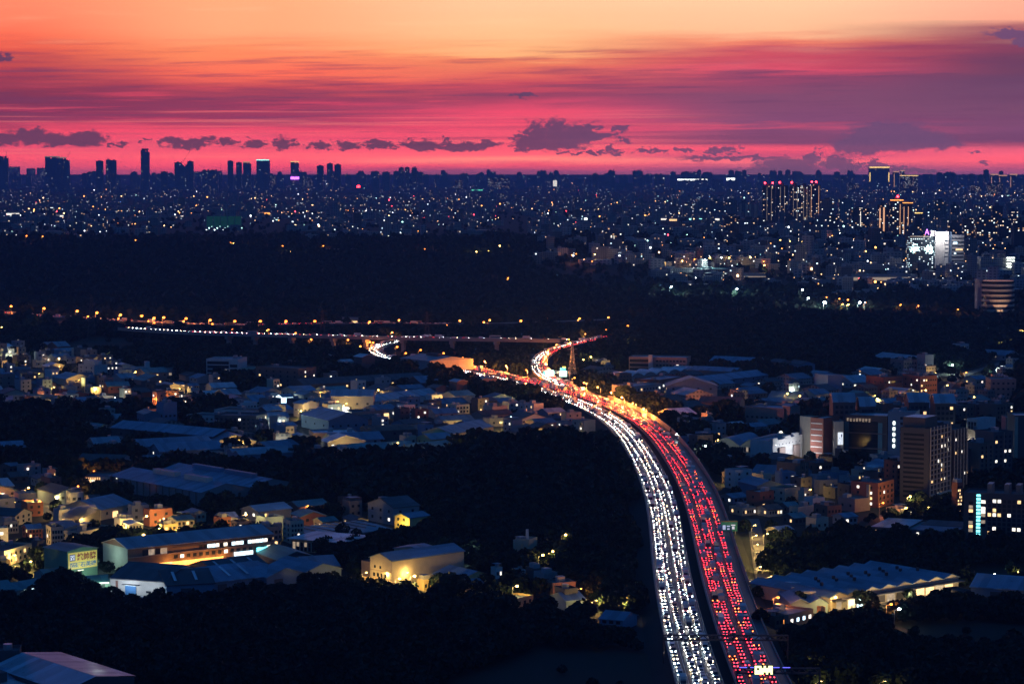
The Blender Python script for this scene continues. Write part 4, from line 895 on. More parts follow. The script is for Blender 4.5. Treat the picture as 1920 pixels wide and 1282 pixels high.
def htable(T):
    for d, x0, y0, x1, y1, h, dep, wl, rf, kd, rw, cl, mx in T:
        nm = 'house' if ('house' in d or 'tenement' in d or 'terrace' in d) else ('warehouse' if any(k in d for k in ('shed','ware','barn','store','hall','depot','workshop','factory')) else 'building')
        if abs(y1-y0) <= 7 and x1-x0 < 72 and 'office' not in d and 'wave' not in d:   # the town stands on a skewed street grid: show front and left side
            yw = .52+.1*math.sin(x0); a0 = P(x0, y0); W0 = (x1-x0)*a0.y/F; dep = min(dep, .42*W0/math.sin(yw)); fw = (W0-dep*math.sin(yw))/math.cos(yw)
            a0 = P(x0+dep*math.sin(yw)*F/a0.y, max(y0, y1)+1); e0 = Vector((a0.x+fw*math.cos(yw), a0.y+fw*math.sin(yw), a0.z)); q0, q1 = proj(a0), proj(e0); x0, y0, x1, y1 = q0[0], q0[1], q1[0], q1[1]
        elif x1-x0 > 72: dep = min(dep, 24)
        b = B(nm, nm, d, (x0, y0, x1, y1, h), dep); b.shell(wl, rf, kd, 6 if 'wave' in d else (2 if ('wide' in d or 'broad' in d) else 1))
        if rw and cl: b.wins('f', rw, cl, .4, b.w-.4, .6, b.h*.96, min(1.7, b.w/cl*.55), min(1.5, b.h/rw*.5), mx)
        side = 'l' if b.yaw > .2 or (x0+x1)/2 > 960 else 'r'
        if rw and cl and b.d > 8: b.wins(side, rw, max(2, int(b.d/6)), .4, b.d-.4, .6, b.h*.96, 1.4, min(1.4, b.h/rw*.5), mx)
        if kd == 'flat' and rw: b.top(2)
        elif 'shed' in d or 'ware' in d or 'hall' in d: door(b, 'f', b.w*.35, min(4.5, b.w*.3), min(4, b.h*.6), 'lit_warm' if mx is GL else 'wall_dark', 'roller_door')
htable(HT)
# unique ones
b = B('windowless_hall', 'hall', 'tall windowless grey hall with a ridged roof beside the slip roads.', (751,700,806,707,30), 46); b.shell('wall_grey', 'roof_grey', 'gable_x', 1, rise=3); b.box('roof_vent', b.w*.3, 18, b.h+2, b.w*.7, 24, b.h+4.6, 'wall_dark')
b.panel('side_cladding', 'r', .1, 0, b.d-.2, b.h, 'wall_cream', .02, .08)
b = B('school_block', 'building', 'pale four storey block with blue lower windows on the left of the sheds.', (387,708,447,709,34), 26); b.shell('wall_white', 'roof_grey'); b.wins('f', 4, 9, 1, b.w*.7, .8, b.h*.95, 2.4, 2.6, (('glass_dark',.95),('lit_white',.05))); b.wins('f', 3, 3, b.w*.74, b.w-1, .8, b.h*.8, 2.2, 2.6, GD); b.top(2)
b = B('school_wing', 'building', 'lower tan wing right of the pale four storey block.', (449,708,485,706,17), 20); b.shell('wall_cream', 'roof_dark'); b.wins('f', 1, 7, 1, b.w-1, b.h*.2, b.h*.8, 1.6, 2.6, GD)
b = B('floodlit_house', 'house', 'bright white stepped house floodlit from the street.', (147,706,177,709,22), 14); b.shell('wall_white', 'roof_grey'); b.wins('f', 3, 3, .5, b.w-.5, .6, b.h, 1.3, 1.5, GD); b.box('upper_storey', b.w*.35, 0, b.h, b.w, 8, b.h+5, 'wall_white', 'roof_grey')
b = B('house', 'house', 'floodlit cream house with a round roof tank right of the white stepped house.', (252,705,283,704,14), 14); b.shell('wall_white', 'roof_dark'); b.wins('f', 2, 5, .5, b.w-.5, .4, b.h, 1.2, 1.2, GD); b.box('roof_room', b.w*.7, 1, b.h, b.w*.95, 6, b.h+6, 'wall_white', 'roof_grey')
b = B('house', 'house', 'half lit tiled house between two floodlit white houses.', (192,706,230,704,18), 14); b.shell('wall_tile', 'roof_dark'); b.wins('f', 3, 5, .5, b.w-.5, .4, b.h, 1.2, 1.4, GL); b.top(2)
for (x0,y0,x1,y1,h,dsc) in [(25,764,68,766,22,'yellow lit apartment row with many windows'),(68,762,100,764,18,'lower yellow lit apartment row'),(12,776,21,774,18,'narrow glowing house'),(120,760,148,758,18,'cream apartment block with lit balconies')]:
    b = B('house', 'house', dsc, (x0,y0,x1,y1,h), 14); b.shell('wall_cream', 'roof_grey'); b.wins('f', 3, max(2, int(b.w/4)), .5, b.w-.5, .5, b.h, 1.5, 1.5, GL); b.top(2)
b = B('glowing_house', 'house', 'house with a glowing yellow wall and a pitched blue roof.', (740,990,768,994,24), 14); b.shell('wall_yellow', 'roof_blue', 'gable_y'); b.wins('f', 2, 2, .5, b.w-2, .6, b.h, 1.4, 1.5, GD)
l = bpy.data.lights.new('yard_light', 'POINT'); l.energy = 5200; l.color = (1,.7,.12); l.shadow_soft_size = .4; link('yard_light', l, b.r, (b.w*.8, -4, 1.8))
b = B('canopy_building', 'building', 'flat bright grey canopy roof over a pale glazed front.', (547,1032,592,1036,20), 24); b.shell('wall_cream', 'roof_white', 'flat'); b.box('canopy', -1.5, -2, b.h+.92, b.w+16, b.d, b.h+1.3, 'roof_white'); b.wins('f', 2, 6, .3, b.w-.3, .3, b.h*.9, 1.4, 2, (('lit_dim',.5),('glass_dark',.5)))
b = B('long_shed', 'warehouse', 'long low shed with a striped pale roof behind the dark tree row.', (600,1018,735,1002,10), 26); b.shell('wall_dark', 'roof_grey', 'mono_x', 1, rise=2)
for j in range(7): b.box('roof_rib', b.w*(j+.4)/7, .2, b.h+2.2, b.w*(j+.4)/7+.5, b.d-.2, b.h+2.6, 'roof_dark')
# yellow gabled factory
b = B('gabled_factory', 'factory', 'cream gabled factory lit yellow at street level, wooded ground in front.', (694,1088,735,1096,46), 42); b.shell('wall_cream', 'roof_blue', 'gable_y', 1, rise=2.6)
b.wins('f', 1, 4, b.w*.1, b.w*.8, 2.2, 4.4, 1.4, 1.6, GD); b.wins('f', 1, 2, b.w*.1, b.w*.6, 6.0, 7.6, 1.2, 1.2, GD); b.panel('string_course', 'f', 0, 5.2, b.w, .25, 'wall_tile', .1)
b.panel('shop_front', 'f', -3, -.5, b.w+14, 2.6, 'wall_yellow', 2.2, 2.0, 'brightly lit low shop front')
for u, v in ((-3, -7), (6, -8), (15, -7)): lamp(0, 0, 'bulb_yellow', h=5, power=2600, br=.35, at=(b.r.location+Vector((u, v-1, 0))), desc='yellow lamp in front of the cream gabled factory')
b = B('office_wing', 'building', 'three storey wing with blue white windows joined to the cream gabled factory.', (742,1092,800,1080,30), 20); b.shell('wall_tile', 'roof_dark'); b.wins('f', 3, 6, .6, b.w-.6, .6, b.h, 1.7, 1.5, (('glass_dark',.6),('lit_cool',.4))); b.tank(6, 5, b.h); b.tank(8.5, 5, b.h); b.tank(11, 5, b.h)
b = B('rear_wing', 'building', 'pale rear wing with a blue pitched roof at the right of the cream gabled factory.', (800,1074,825,1068,42), 18); b.shell('wall_cream', 'roof_blue', 'gable_x', 1, rise=1.4); b.wins('f', 1, 2, .5, b.w-.5, 3, 5, 2.2, 1, GL)
b = B('blue_cottage', 'house', 'blue grey walled cottage with a wide pitched roof standing alone in the dark.', (1124,1178,1168,1182,20), 14); b.shell('wall_blue', 'roof_blue', 'gable_x', 1, rise=2.2); b.wins('f', 1, 3, .6, b.w-.6, b.h*.5, b.h*.95, 1.8, 1.3, GD); door(b, 'f', b.w*.35, 2.2, 1.9)
b = B('chimney_house', 'house', 'pale cube house with a tall round chimney among trees.', (966,1040,992,1042,28), 9); b.shell('wall_cream', 'roof_grey'); m = MB(); m.tube((b.w*.6,4,b.h), (b.w*.6,4,b.h+5), .8, .7, MT['wall_white'], 10); m.build('chimney', b.r)
# ------------------------------------------------------------------ right hand town
b = B('arched_hall', 'hall', 'cream hall under two blue arched roof vaults.', (1337,850,1437,856,17), 38); b.shell('wall_cream', 'roof_blue', 'arch_y', 2, rise=5); b.wins('f', 1, 10, b.w*.35, b.w*.8, b.h*.35, b.h*1.0, b.w*.035, b.h*.5, (('lit_dim',.2),('glass_dark',.8))); b.panel('end_block', 'f', -3, 0, 3.4, b.h+1, 'wall_brick', .1, 6)
b = B('stepped_gable_building', 'building', 'floodlit white building with stepped gables and a round roof lantern.', (1449,871,1504,860,42), 16); b.shell('wall_white', 'roof_blue')
for u, w, z in ((0,.16,2.2),(.36,.16,1.2),(.42,.18,2.4),(.62,.12,1.4),(.74,.14,3.2),(.88,.12,1.6)): b.box('gable_step', b.w*u, .02, b.h, b.w*(u+w), 2.5, b.h+z, 'wall_white')
for u in (.16,.66): b.panel('pink_bay', 'f', b.w*u, 0, b.w*.2, b.h*.72, 'wall_tile', .5, .9)
for u in (.18,.68): b.wins('f', 3, 2, b.w*u, b.w*(u+.17), 1, b.h*.66, 1.3, 1.5, GD, out=.55)
b.wins('f', 1, 8, b.w*.05, b.w*.95, b.h*.78, b.h*.92, .9, .9, GD); m = MB(); m.tube((b.w*.5,5,b.h), (b.w*.5,5,b.h+4), 2.2, 2.2, MT['wall_pale'], 12); m.ball((b.w*.5,5,b.h+4.2), 1.2, 1.2, 1, MT['lit_white']); m.build('roof_lantern', b.r)
for u, k in ((-3,'y'),(10,'w'),(22,'w')):
    l = bpy.data.lights.new('facade_light', 'POINT'); l.energy = 5200; l.color = (1,.62,.2) if k == 'y' else (.85,.9,1); link('facade_light', l, b.r, (u, -9, 3 if k == 'y' else 9))
RT = [
 ('tall beige warehouse end',1470,802,1496,797,42,26,'wall_tile','roof_blue','gable_y',1,1,GD),('long beige warehouse',1396,797,1470,802,34,30,'wall_tile','roof_blue','flat',1,8,GD),('rust topped brown shed',1310,770,1386,772,16,36,'wall_tile','roof_rust','gable_x',0,0,GD),
 ('grey tall shed block',1532,738,1580,735,34,26,'wall_blue','roof_grey','flat',0,0,GD),('dark blue gabled barn',1445,700,1488,700,22,30,'wall_tile','roof_dark','gable_y',1,1,GD),('blue sided barn',1480,700,1530,702,20,30,'wall_blue','roof_dark','gable_y',0,0,GD),
 ('broad blue roofed depot',1285,708,1370,712,16,60,'wall_tile','roof_blue','gable_x',0,0,GD),('farther blue roofed depot',1330,690,1420,694,14,50,'wall_blue','roof_blue','gable_x',0,0,GD),
 ('long wave roofed market shed',1183,716,1320,702,10,26,'wall_grey','roof_white','arch_y',1,8,GD),('red sided market hall',1235,728,1290,720,14,24,'wall_brick','roof_blue','flat',1,8,GD),('long shed beside the market hall',1290,730,1440,712,10,34,'wall_blue','roof_blue','gable_x',1,8,GD),
 ('pale billboard fronted block',1166,735,1188,735,16,14,'wall_cream','roof_grey','flat',0,0,GD),('grey glazed office',1188,748,1240,742,22,22,'wall_grey','roof_grey','flat',2,9,G),('blue gabled works',1250,745,1345,745,22,40,'wall_blue','roof_blue','gable_y',2,4,G),
 ('white topped yellow shed',1238,790,1308,786,14,30,'wall_yellow','roof_white','gable_x',1,4,GD),('small grey house',1305,800,1340,800,12,14,'wall_grey','roof_dark','gable_x',1,3,G),('white roofed workshop',1360,810,1400,812,16,30,'wall_blue','roof_white','gable_x',1,5,G),
 ('tiled house with a lit corner',1390,815,1440,812,16,16,'wall_cream','roof_blue','gable_x',2,5,GL),('low house with a lit gate',1270,836,1310,836,14,14,'wall_blue','roof_dark','flat',1,3,GL),('pale fronted barn',1312,832,1332,835,16,16,'wall_yellow','roof_blue','gable_y',1,2,GL),
 ('dark square house',1355,872,1385,872,10,14,'wall_dark','roof_dark','flat',1,3,GL),('small grey cabin',1410,868,1425,868,14,8,'wall_grey','roof_grey','flat',0,0,GD),('low white cabin',1343,868,1375,870,10,10,'wall_white','roof_grey','gable_x',1,2,GD),
 ('long blue roofed shed',1408,900,1500,905,14,36,'wall_blue','roof_blue','gable_x',1,3,GD),('pale metal shed',1352,940,1405,944,12,20,'wall_blue','roof_blue','gable_x',1,3,G),
 ('white low row',1370,962,1420,966,12,16,'wall_cream','roof_grey','flat',1,6,GL),('long lit house row',1420,968,1470,964,14,16,'wall_cream','roof_rust','gable_x',1,5,GL),('cream lit house',1498,944,1520,940,22,12,'wall_cream','roof_dark','flat',3,3,GL),
 ('brick pink house',1507,888,1562,893,24,16,'wall_brick','roof_dark','flat',2,5,G),('narrow dark tower house',1566,892,1580,892,50,12,'wall_brown','roof_dark','flat',5,1,GL),('tiled house',1578,872,1598,868,20,12,'wall_tile','roof_dark','flat',2,2,GL),
 ('pale lit shophouse',1598,900,1625,894,18,14,'wall_cream','roof_dark','flat',2,4,GL),('bright gabled warehouse end',1625,895,1654,898,22,26,'wall_white','roof_white','mono_y',0,0,GD),('red brick apartment house',1662,920,1708,920,54,18,'wall_brick','roof_dark','flat',5,5,G),
 ('beige blank walled block',1617,944,1646,950,40,16,'wall_cream','roof_dark','flat',0,0,GD),('dark brick apartment house',1646,952,1676,944,44,16,'wall_brick','roof_dark','flat',4,4,GL),('dark tenement',1575,938,1616,945,34,14,'wall_dark','roof_dark','flat',2,4,G),
 ('pale street level kiosk',1666,966,1716,968,12,12,'wall_cream','roof_grey','flat',1,4,GL),('dark gabled house',1462,960,1500,962,14,14,'wall_dark','roof_teal','gable_x',1,3,G),('teal roofed barn',1470,985,1515,985,16,16,'wall_dark','roof_teal','gable_x',1,3,G),
 ('red tiled terrace house',1530,966,1580,968,18,14,'wall_brown','roof_dark','flat',1,4,G),('pale roofed house',1565,980,1610,984,16,14,'wall_grey','roof_blue','gable_x',1,3,GL),('curved pale shed',1440,1005,1490,1008,14,16,'wall_cream','roof_grey','arch_x',1,3,GL),
 ('yellow lit gate house',1395,1110,1424,1106,10,10,'wall_cream','roof_grey','flat',1,3,GL),
 ('blue roofed roadside shed',1636,682,1720,692,14,40,'wall_blue','roof_grey','gable_x',0,0,GD),('layered grey factory',1674,702,1722,700,26,30,'wall_tile','roof_dark','flat',3,5,GD),('grey block with a stair tower',1722,702,1752,700,36,24,'wall_grey','roof_grey','flat',1,2,GD),
 ('wide brick works',1630,735,1695,738,30,24,'wall_brick','roof_dark','flat',2,9,G),('brick works with lit upper windows',1700,738,1760,736,32,24,'wall_brick','roof_dark','flat',3,7,GL),('lit fronted canteen',1735,712,1764,712,10,14,'wall_grey','roof_dark','flat',1,6,(('lit_cool',.6),('lit_white',.4))),
 ('stepped white villa',1790,668,1818,668,22,18,'wall_white','roof_grey','flat',3,4,G),('pale long depot',1810,672,1890,676,10,30,'wall_grey','roof_blue','gable_x',1,5,G),('pink tiled office',1857,746,1905,746,34,20,'wall_tile','roof_grey','flat',3,5,GD),
 ('low blue workshop',1812,722,1856,722,12,20,'wall_cream','roof_blue','gable_x',1,5,GL),('far brown hut',1590,768,1640,770,14,22,'wall_brown','roof_teal','gable_x',1,4,GD),('yellow brown shop row',1505,752,1560,752,14,22,'wall_cream','roof_blue','gable_x',1,6,GL),
 ('blue sheds',1640,768,1700,766,12,26,'wall_blue','roof_blue','gable_x',1,4,G),('flat pale office',1440,755,1500,757,10,26,'wall_blue','roof_blue','gable_x',1,3,G),('mid grey works',1570,728,1640,725,12,30,'wall_grey','roof_grey','gable_x',1,6,G),
 ('grey shop block',1790,880,1812,884,30,14,'wall_tile','roof_grey','flat',3,3,G),('pale annex block',1818,872,1850,870,20,14,'wall_cream','roof_grey','flat',2,4,G),('dark shophouse',1850,866,1900,868,30,16,'wall_dark','roof_grey','flat',3,6,GL),
 ('low brick block',1786,956,1806,962,56,16,'wall_brick','roof_dark','flat',8,3,(('glass_dark',.45),('lit_warm',.4),('lit_white',.15))),
 ('bright flat shed',1435,1170,1478,1176,18,16,'wall_brown','roof_grey','flat',1,3,(('glass_dark',.6),('lit_orange',.4))),('shed with glowing white windows',1478,1176,1525,1164,20,14,'wall_tile','roof_grey','flat',1,4,(('lit_cool',.8),('lit_white',.2))),
 ('red fronted shop box',1533,1158,1548,1152,18,8,'wall_yellow','roof_rust','flat',0,0,GD),('blue sign shed',1580,1142,1604,1146,20,12,'wall_grey','roof_dark','flat',0,0,GD),
 ('right edge blue roofed shed',1820,1116,1925,1124,18,24,'wall_blue','roof_blue','gable_x',0,0,GD),('long dark barn',1776,1126,1822,1124,16,18,'wall_dark','roof_dark','flat',0,0,GD),
]
htable(RT)
b = B('school_block', 'building', 'dark tiled four storey block with a white stair tower beyond the market.', (1179,698,1288,700,28), 24); b.shell('wall_tile', 'roof_grey'); b.wins('f', 3, 8, 1, b.w*.34, 1, b.h*.95, 2.6, 2.4, GD); b.wins('f', 3, 9, b.w*.46, b.w-1, 1, b.h*.95, 2.2, 1.6, (('glass_dark',.95),('lit_white',.05))); b.panel('stair_tower', 'f', b.w*.35, 0, b.w*.07, b.h+3, 'wall_white', .4, 4)
# offices and apartments
b = B('brick_apartments', 'apartment block', 'brick red apartment block with white sill bands.', (1519,864,1543,866,80), 20); b.shell('wall_brick', 'roof_white')
for i in range(7): b.panel('sill_band', 'f', .6, 1.5+i*b.h/7.2, b.w-1.2, .7, 'wall_white', .15, .2)
b = B('balcony_apartments', 'apartment block', 'cream apartment block stacked with dark balconies.', (1545,862,1561,860,76), 20); b.shell('wall_cream', 'roof_white')
for i in range(8): b.panel('balcony', 'f', .4, 1+i*b.h/8.2, b.w-.8, 1.1, 'wall_tile', 1.4, 1.4); b.panel('balcony_recess', 'f', .9, 2.1+i*b.h/8.2, b.w-1.8, b.h/8.2-1.3, 'glass_dark', .1, .12)
b = B('blank_wall_tower', 'apartment block', 'narrow beige tower wall bearing a lit white poster.', (1563,866,1581,866,74), 18); b.shell('wall_cream', 'roof_white')
sg = b.panel('poster', 'f', b.w*.42, b.h*.45, b.w*.52, b.h*.31, 'sign_panel_lit', .2, .2); emat('poster_white', (.8,.88,1), 1.1); sg.data.materials[0] = MT['poster_white']
m = MB(); q = random.Random(5); pw, ph = b.w*.52, b.h*.31
m.box(pw*.6,-.25,ph*.62,pw*.82,-.2,ph*.86,MT['sign_navy'])
for _ in range(14): a, c = q.uniform(.08,.8)*pw, q.uniform(.05,.55)*ph; m.box(a,-.25,c,a+pw*.07,-.2,c+ph*q.uniform(.03,.1),MT['sign_navy'])
m.build('lettering', sg)
b = B('brown_office', 'office block', 'big brown office slab with pale roof letters and teal corner glass.', (1583,862,1662,866,84), 26); b.shell('wall_brown', 'roof_white'); marks(b.r, 8, b.w*.06, b.h-3.2, b.w*.073, 2.0, 'lit_dim')
b.wins('f', 9, 9, b.w*.12, b.w*.78, 1, b.h*.9, 2.6, 2.6, GD); 
for u in (0, .80): b.panel('corner_glass', 'f', b.w*u, 2, b.w*.1, b.h*.80, 'roof_teal', .3, .4)
for z in (.28,.62): b.panel('ledge', 'f', 0, b.h*z, b.w, .6, 'wall_tile', .5, .6)
b = B('blue_office', 'office block', 'dark blue block with a column of bright white stair windows.', (1664,866,1715,868,94), 22); b.shell('wall_blue', 'roof_white')
for i in range(5): b.panel('stair_window', 'f', b.w*.19, b.h*(.30+.115*i), b.w*.075, b.h*.065, 'lit_white', .1, .1).data.materials.__setitem__(0, MT['white_strip'])
b.wins('f', 8, 5, b.w*.45, b.w*.95, 2, b.h*.95, 1.6, 1.7, GD); b.top(2)
for i, (x0, x1, y, zt_) in enumerate([(1561,1603,866,112),(1612,1640,866,104),(1703,1740,872,118),(1752,1790,868,112)]):
    b = B('vaulted_roof_tower', 'apartment block', ['dark tower with a vaulted penthouse roof','dark tower with a small vaulted penthouse roof','tall dark tower with a vaulted penthouse roof','dark tower with a broad vaulted penthouse roof'][i], (x0, y-10, x1, y-10, zt_-8), 18); b.shell('wall_dark', 'roof_grey', 'arch_x', 1, rise=5)
    b.wins('f', 9, 4, 1, b.w-1, b.h*.1, b.h*.95, 1.8, 1.8, (('glass_dark',.95),('lit_warm',.05)))
emat('frame_dim', (1,.7,.5), .02, base=(.40,.34,.28))
b = B('pale_framed_tower', 'apartment tower', 'tallest near apartment tower wrapped in a pale window frame grid.', (1741,942,1779,931,136), 17); b.shell('wall_dark', 'roof_dark'); fl = 14
b.wins('f', 14, 6, b.w*.08, b.w-.6, 2, b.h*.97, 1.9, b.h/14*.55, (('glass_dark',.84),('lit_warm',.08),('lit_white',.08)))
for i in range(14): b.panel('side_window', 'l', 2, 2.2+i*(b.h-3)/14, b.d-5, b.h/14*.42, 'glass_dark', .1, .12)
for i in range(15): b.panel('frame_rail', 'f', 0, 1+i*(b.h-1.6)/14, b.w, .45, 'frame_dim', .5, .5)
for j in range(7): b.panel('frame_post', 'f', b.w*j/6.05, 0, .5, b.h+1.5, 'frame_dim', .52, .5)
b.panel('podium', 'f', -2, 3.5, b.w+4, 1.2, 'wall_cream', 2.2, 3); b.box('penthouse', b.w*.2, 5, b.h, b.w*.8, 18, b.h+6, 'wall_brown', 'roof_white')
b = B('rear_tower', 'apartment tower', 'dark brown apartment tower just right of the pale framed tower.', (1787,928,1811,921,120), 12); b.shell('wall_brown', 'roof_dark'); b.wins('f', 13, 4, .6, b.w-.6, 2, b.h*.97, 1.9, b.h/13*.5, (('glass_dark',.84),('lit_warm',.10),('lit_white',.06)))
for j in range(5): b.panel('frame_post', 'f', b.w*j/4.15, 0, .5, b.h+.8, 'frame_dim', .4, .4)
b = B('grey_tower', 'apartment tower', 'pale grey tower lit white at its foot behind the brown towers.', (1812,856,1832,858,70), 20); b.shell('wall_white', 'roof_grey'); b.wins('f', 9, 3, .8, b.w-.8, 1, b.h*.96, 1.6, 2.2, GD)
l = bpy.data.lights.new('yard_light', 'POINT'); l.energy = 9000; l.color = (.8,1,.9); link('yard_light', l, b.r, (b.w*.4, -8, 7))
b = B('edge_tower', 'apartment tower', 'dark tower with one pale edge at the right side of the photo.', (1901,884,1940,884,104), 22); b.shell('wall_dark', 'roof_white'); b.panel('pale_edge', 'f', 0, 0, 2, b.h, 'wall_cream', .3, .4)
b = B('edge_back_block', 'apartment block', 'block with an orange lit upper corner beside the dark edge tower.', (1885,850,1902,850,66), 14); b.shell('wall_tile', 'roof_grey'); b.wins('f', 6, 2, .5, b.w-.5, b.h*.5, b.h, 1.8, 1.8, (('lit_warm',.4),('glass_dark',.6)))
b = B('long_slab', 'apartment block', 'long dark slab with a glowing blue stairwell at its left end.', (1806,1008,1925,1014,84), 18); b.shell('wall_dark', 'roof_dark')
for i in range(12): b.panel('stair_window', 'f', b.w*.205, 1.5+i*b.h/12.4, 1.9, b.h/12.4*.62, 'led_cyan', .15, .12)
b.wins('f', 8, 1, b.w*.06, b.w*.17, 3, b.h*.85, 2.0, 1.5, (('lit_warm',.4),('lit_dim',.2),('glass_dark',.4))); b.wins('f', 8, 1, b.w*.26, b.w*.36, 6, b.h*.88, 2.1, 1.6, (('lit_white',.45),('glass_dark',.4),('lit_dim',.15))); b.wins('f', 8, 8, b.w*.37, b.w*.99, 2, b.h*.92, 1.6, 1.6, (('glass_dark',.82),('lit_white',.09),('lit_warm',.09)))
for u in (.35, .62, .8): b.box('roof_room', b.w*u, 4, b.h, b.w*(u+.08), 12, b.h+5, 'wall_tile', 'roof_grey')
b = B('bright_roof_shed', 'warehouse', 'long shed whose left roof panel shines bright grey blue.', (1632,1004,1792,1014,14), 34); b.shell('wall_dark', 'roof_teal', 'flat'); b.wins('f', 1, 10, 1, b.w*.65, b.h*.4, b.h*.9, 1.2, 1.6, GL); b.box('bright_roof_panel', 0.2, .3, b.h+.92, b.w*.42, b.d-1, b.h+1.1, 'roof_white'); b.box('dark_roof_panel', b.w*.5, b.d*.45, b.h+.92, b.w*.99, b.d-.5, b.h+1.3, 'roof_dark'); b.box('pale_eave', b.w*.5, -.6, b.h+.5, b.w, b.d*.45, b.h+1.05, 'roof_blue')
b = B('saw_roofed_warehouse', 'warehouse', 'huge blue warehouse with a zigzag of lit cream gables along its front.', (1556,1146,1797,1106,27), 46); b.shell('wall_cream', 'roof_blue', 'gable_y', 8, rise=1.7)
b.wins('f', 1, 12, b.w*.04, b.w*.96, .3, b.h*.7, 5.0, 3.8, (('wall_dark',.5),('lit_warm',.3),('lit_dim',.2)), name='loading_bay'); b.panel('loading_canopy', 'f', 0, b.h*.74, b.w, .35, 'roof_dark', .1, 4); b.panel('lit_door', 'f', b.w*.2, 0, 4, 3.4, 'lit_cool', .2, .1)
for u in (.08,.2,.35,.5,.64,.78,.9):
    l = LIGHTS.get('dock'); 
    if not l: l = bpy.data.lights.new('dock_light', 'POINT'); l.energy = 2200; l.color = (1,.72,.36); l.shadow_soft_size = .4; LIGHTS['dock'] = l
    link('dock_light', l, b.r, (b.w*u, -8, 3.6))
for k in range(16): b.box('roof_vent', b.w*(.15+.05*k), b.d*(.35+.3*((k*7)%5)/5), b.h+1.2, b.w*(.15+.05*k)+1, b.d*(.35+.3*((k*7)%5)/5)+1, b.h+2.6, 'darksteel')
b = B('left_saw_wing', 'warehouse', 'lower blue wing with raised skylights left of the zigzag gables.', (1484,1150,1552,1149,20), 30); b.shell('wall_blue', 'roof_blue', 'gable_y', 2, rise=1.8)
for k in range(3): b.box('skylight', b.w*.3, 12+k*11, b.h+.8, b.w*.85, 15+k*11, b.h+2.6, 'roof_white')
for i, (x0, x1, y, hh, dk) in enumerate([(1836,1862,905,72,0),(1862,1898,900,88,1),(1800,1826,905,60,1),(1842,1880,862,52,0),(1640,1664,812,50,0),(1712,1742,800,52,1),(1796,1826,806,44,0),(1830,1862,800,40,1),(1868,1900,806,46,0),(1500,1516,905,34,0),(1780,1800,880,80,0),(1690,1716,850,88,0)]):
    b = B('apartment_block', 'apartment block', 'dark apartment block with a few lit windows' if dk else 'brownish apartment block with a few lit windows', (x0, y, x1, y-3, hh), 16, 'dark apartment blocks'); b.shell('wall_dark' if dk else 'wall_brown', 'roof_dark')
    b.wins('f', max(3, int(hh/9)), max(2, int(b.w/3.4)), .5, b.w-.5, 1, b.h*.97, 1.5, 1.5, (('glass_dark',.84),('lit_white',.10),('lit_warm',.06)))
    for j in range(1, max(2, int(b.w/6))): b.panel('pier', 'f', j*b.w/max(2, int(b.w/6)), 0, .5, b.h+.6, 'wall_tile', .35, .3)
    b.top(2)
# round banded building on the right slope
p = P(1868, 602); s_ = F/p.y; r = link('round_building', None, None, p); Rr = 33/s_; Hh = 76/s_
for i in range(8):
    m = MB(); m.tube((0,0,i*Hh/8), (0,0,i*Hh/8+Hh/8*.42), Rr, Rr, MT['wall_cream'], 28); m.build('floor_band', r)
m = MB(); m.tube((0,0,0), (0,0,Hh), Rr*.95, Rr*.95, MT['glass_dark'], 28); m.build('core', r); m = MB(); m.box(-Rr*1.15, -Rr*.3, 0, -Rr*.85, Rr*.5, Hh*1.05, MT['wall_grey']); m.build('side_wing', r)
m = MB(); m.tube((0,0,.3), (0,0,3.6), Rr*.97, Rr*.97, MT['lit_warm'], 28); m.build('lit_ground_floor', r)
l = bpy.data.lights.new('facade_light', 'POINT'); l.energy = 30000; l.color = (1,.6,.4); link('facade_light', l, r, (0, -Rr-14, 6)); occ_disc(p.x, p.y, Rr+8)
reg(r, 'round banded building with glowing ground floor on the wooded slope.', 1868, 565, 'building')
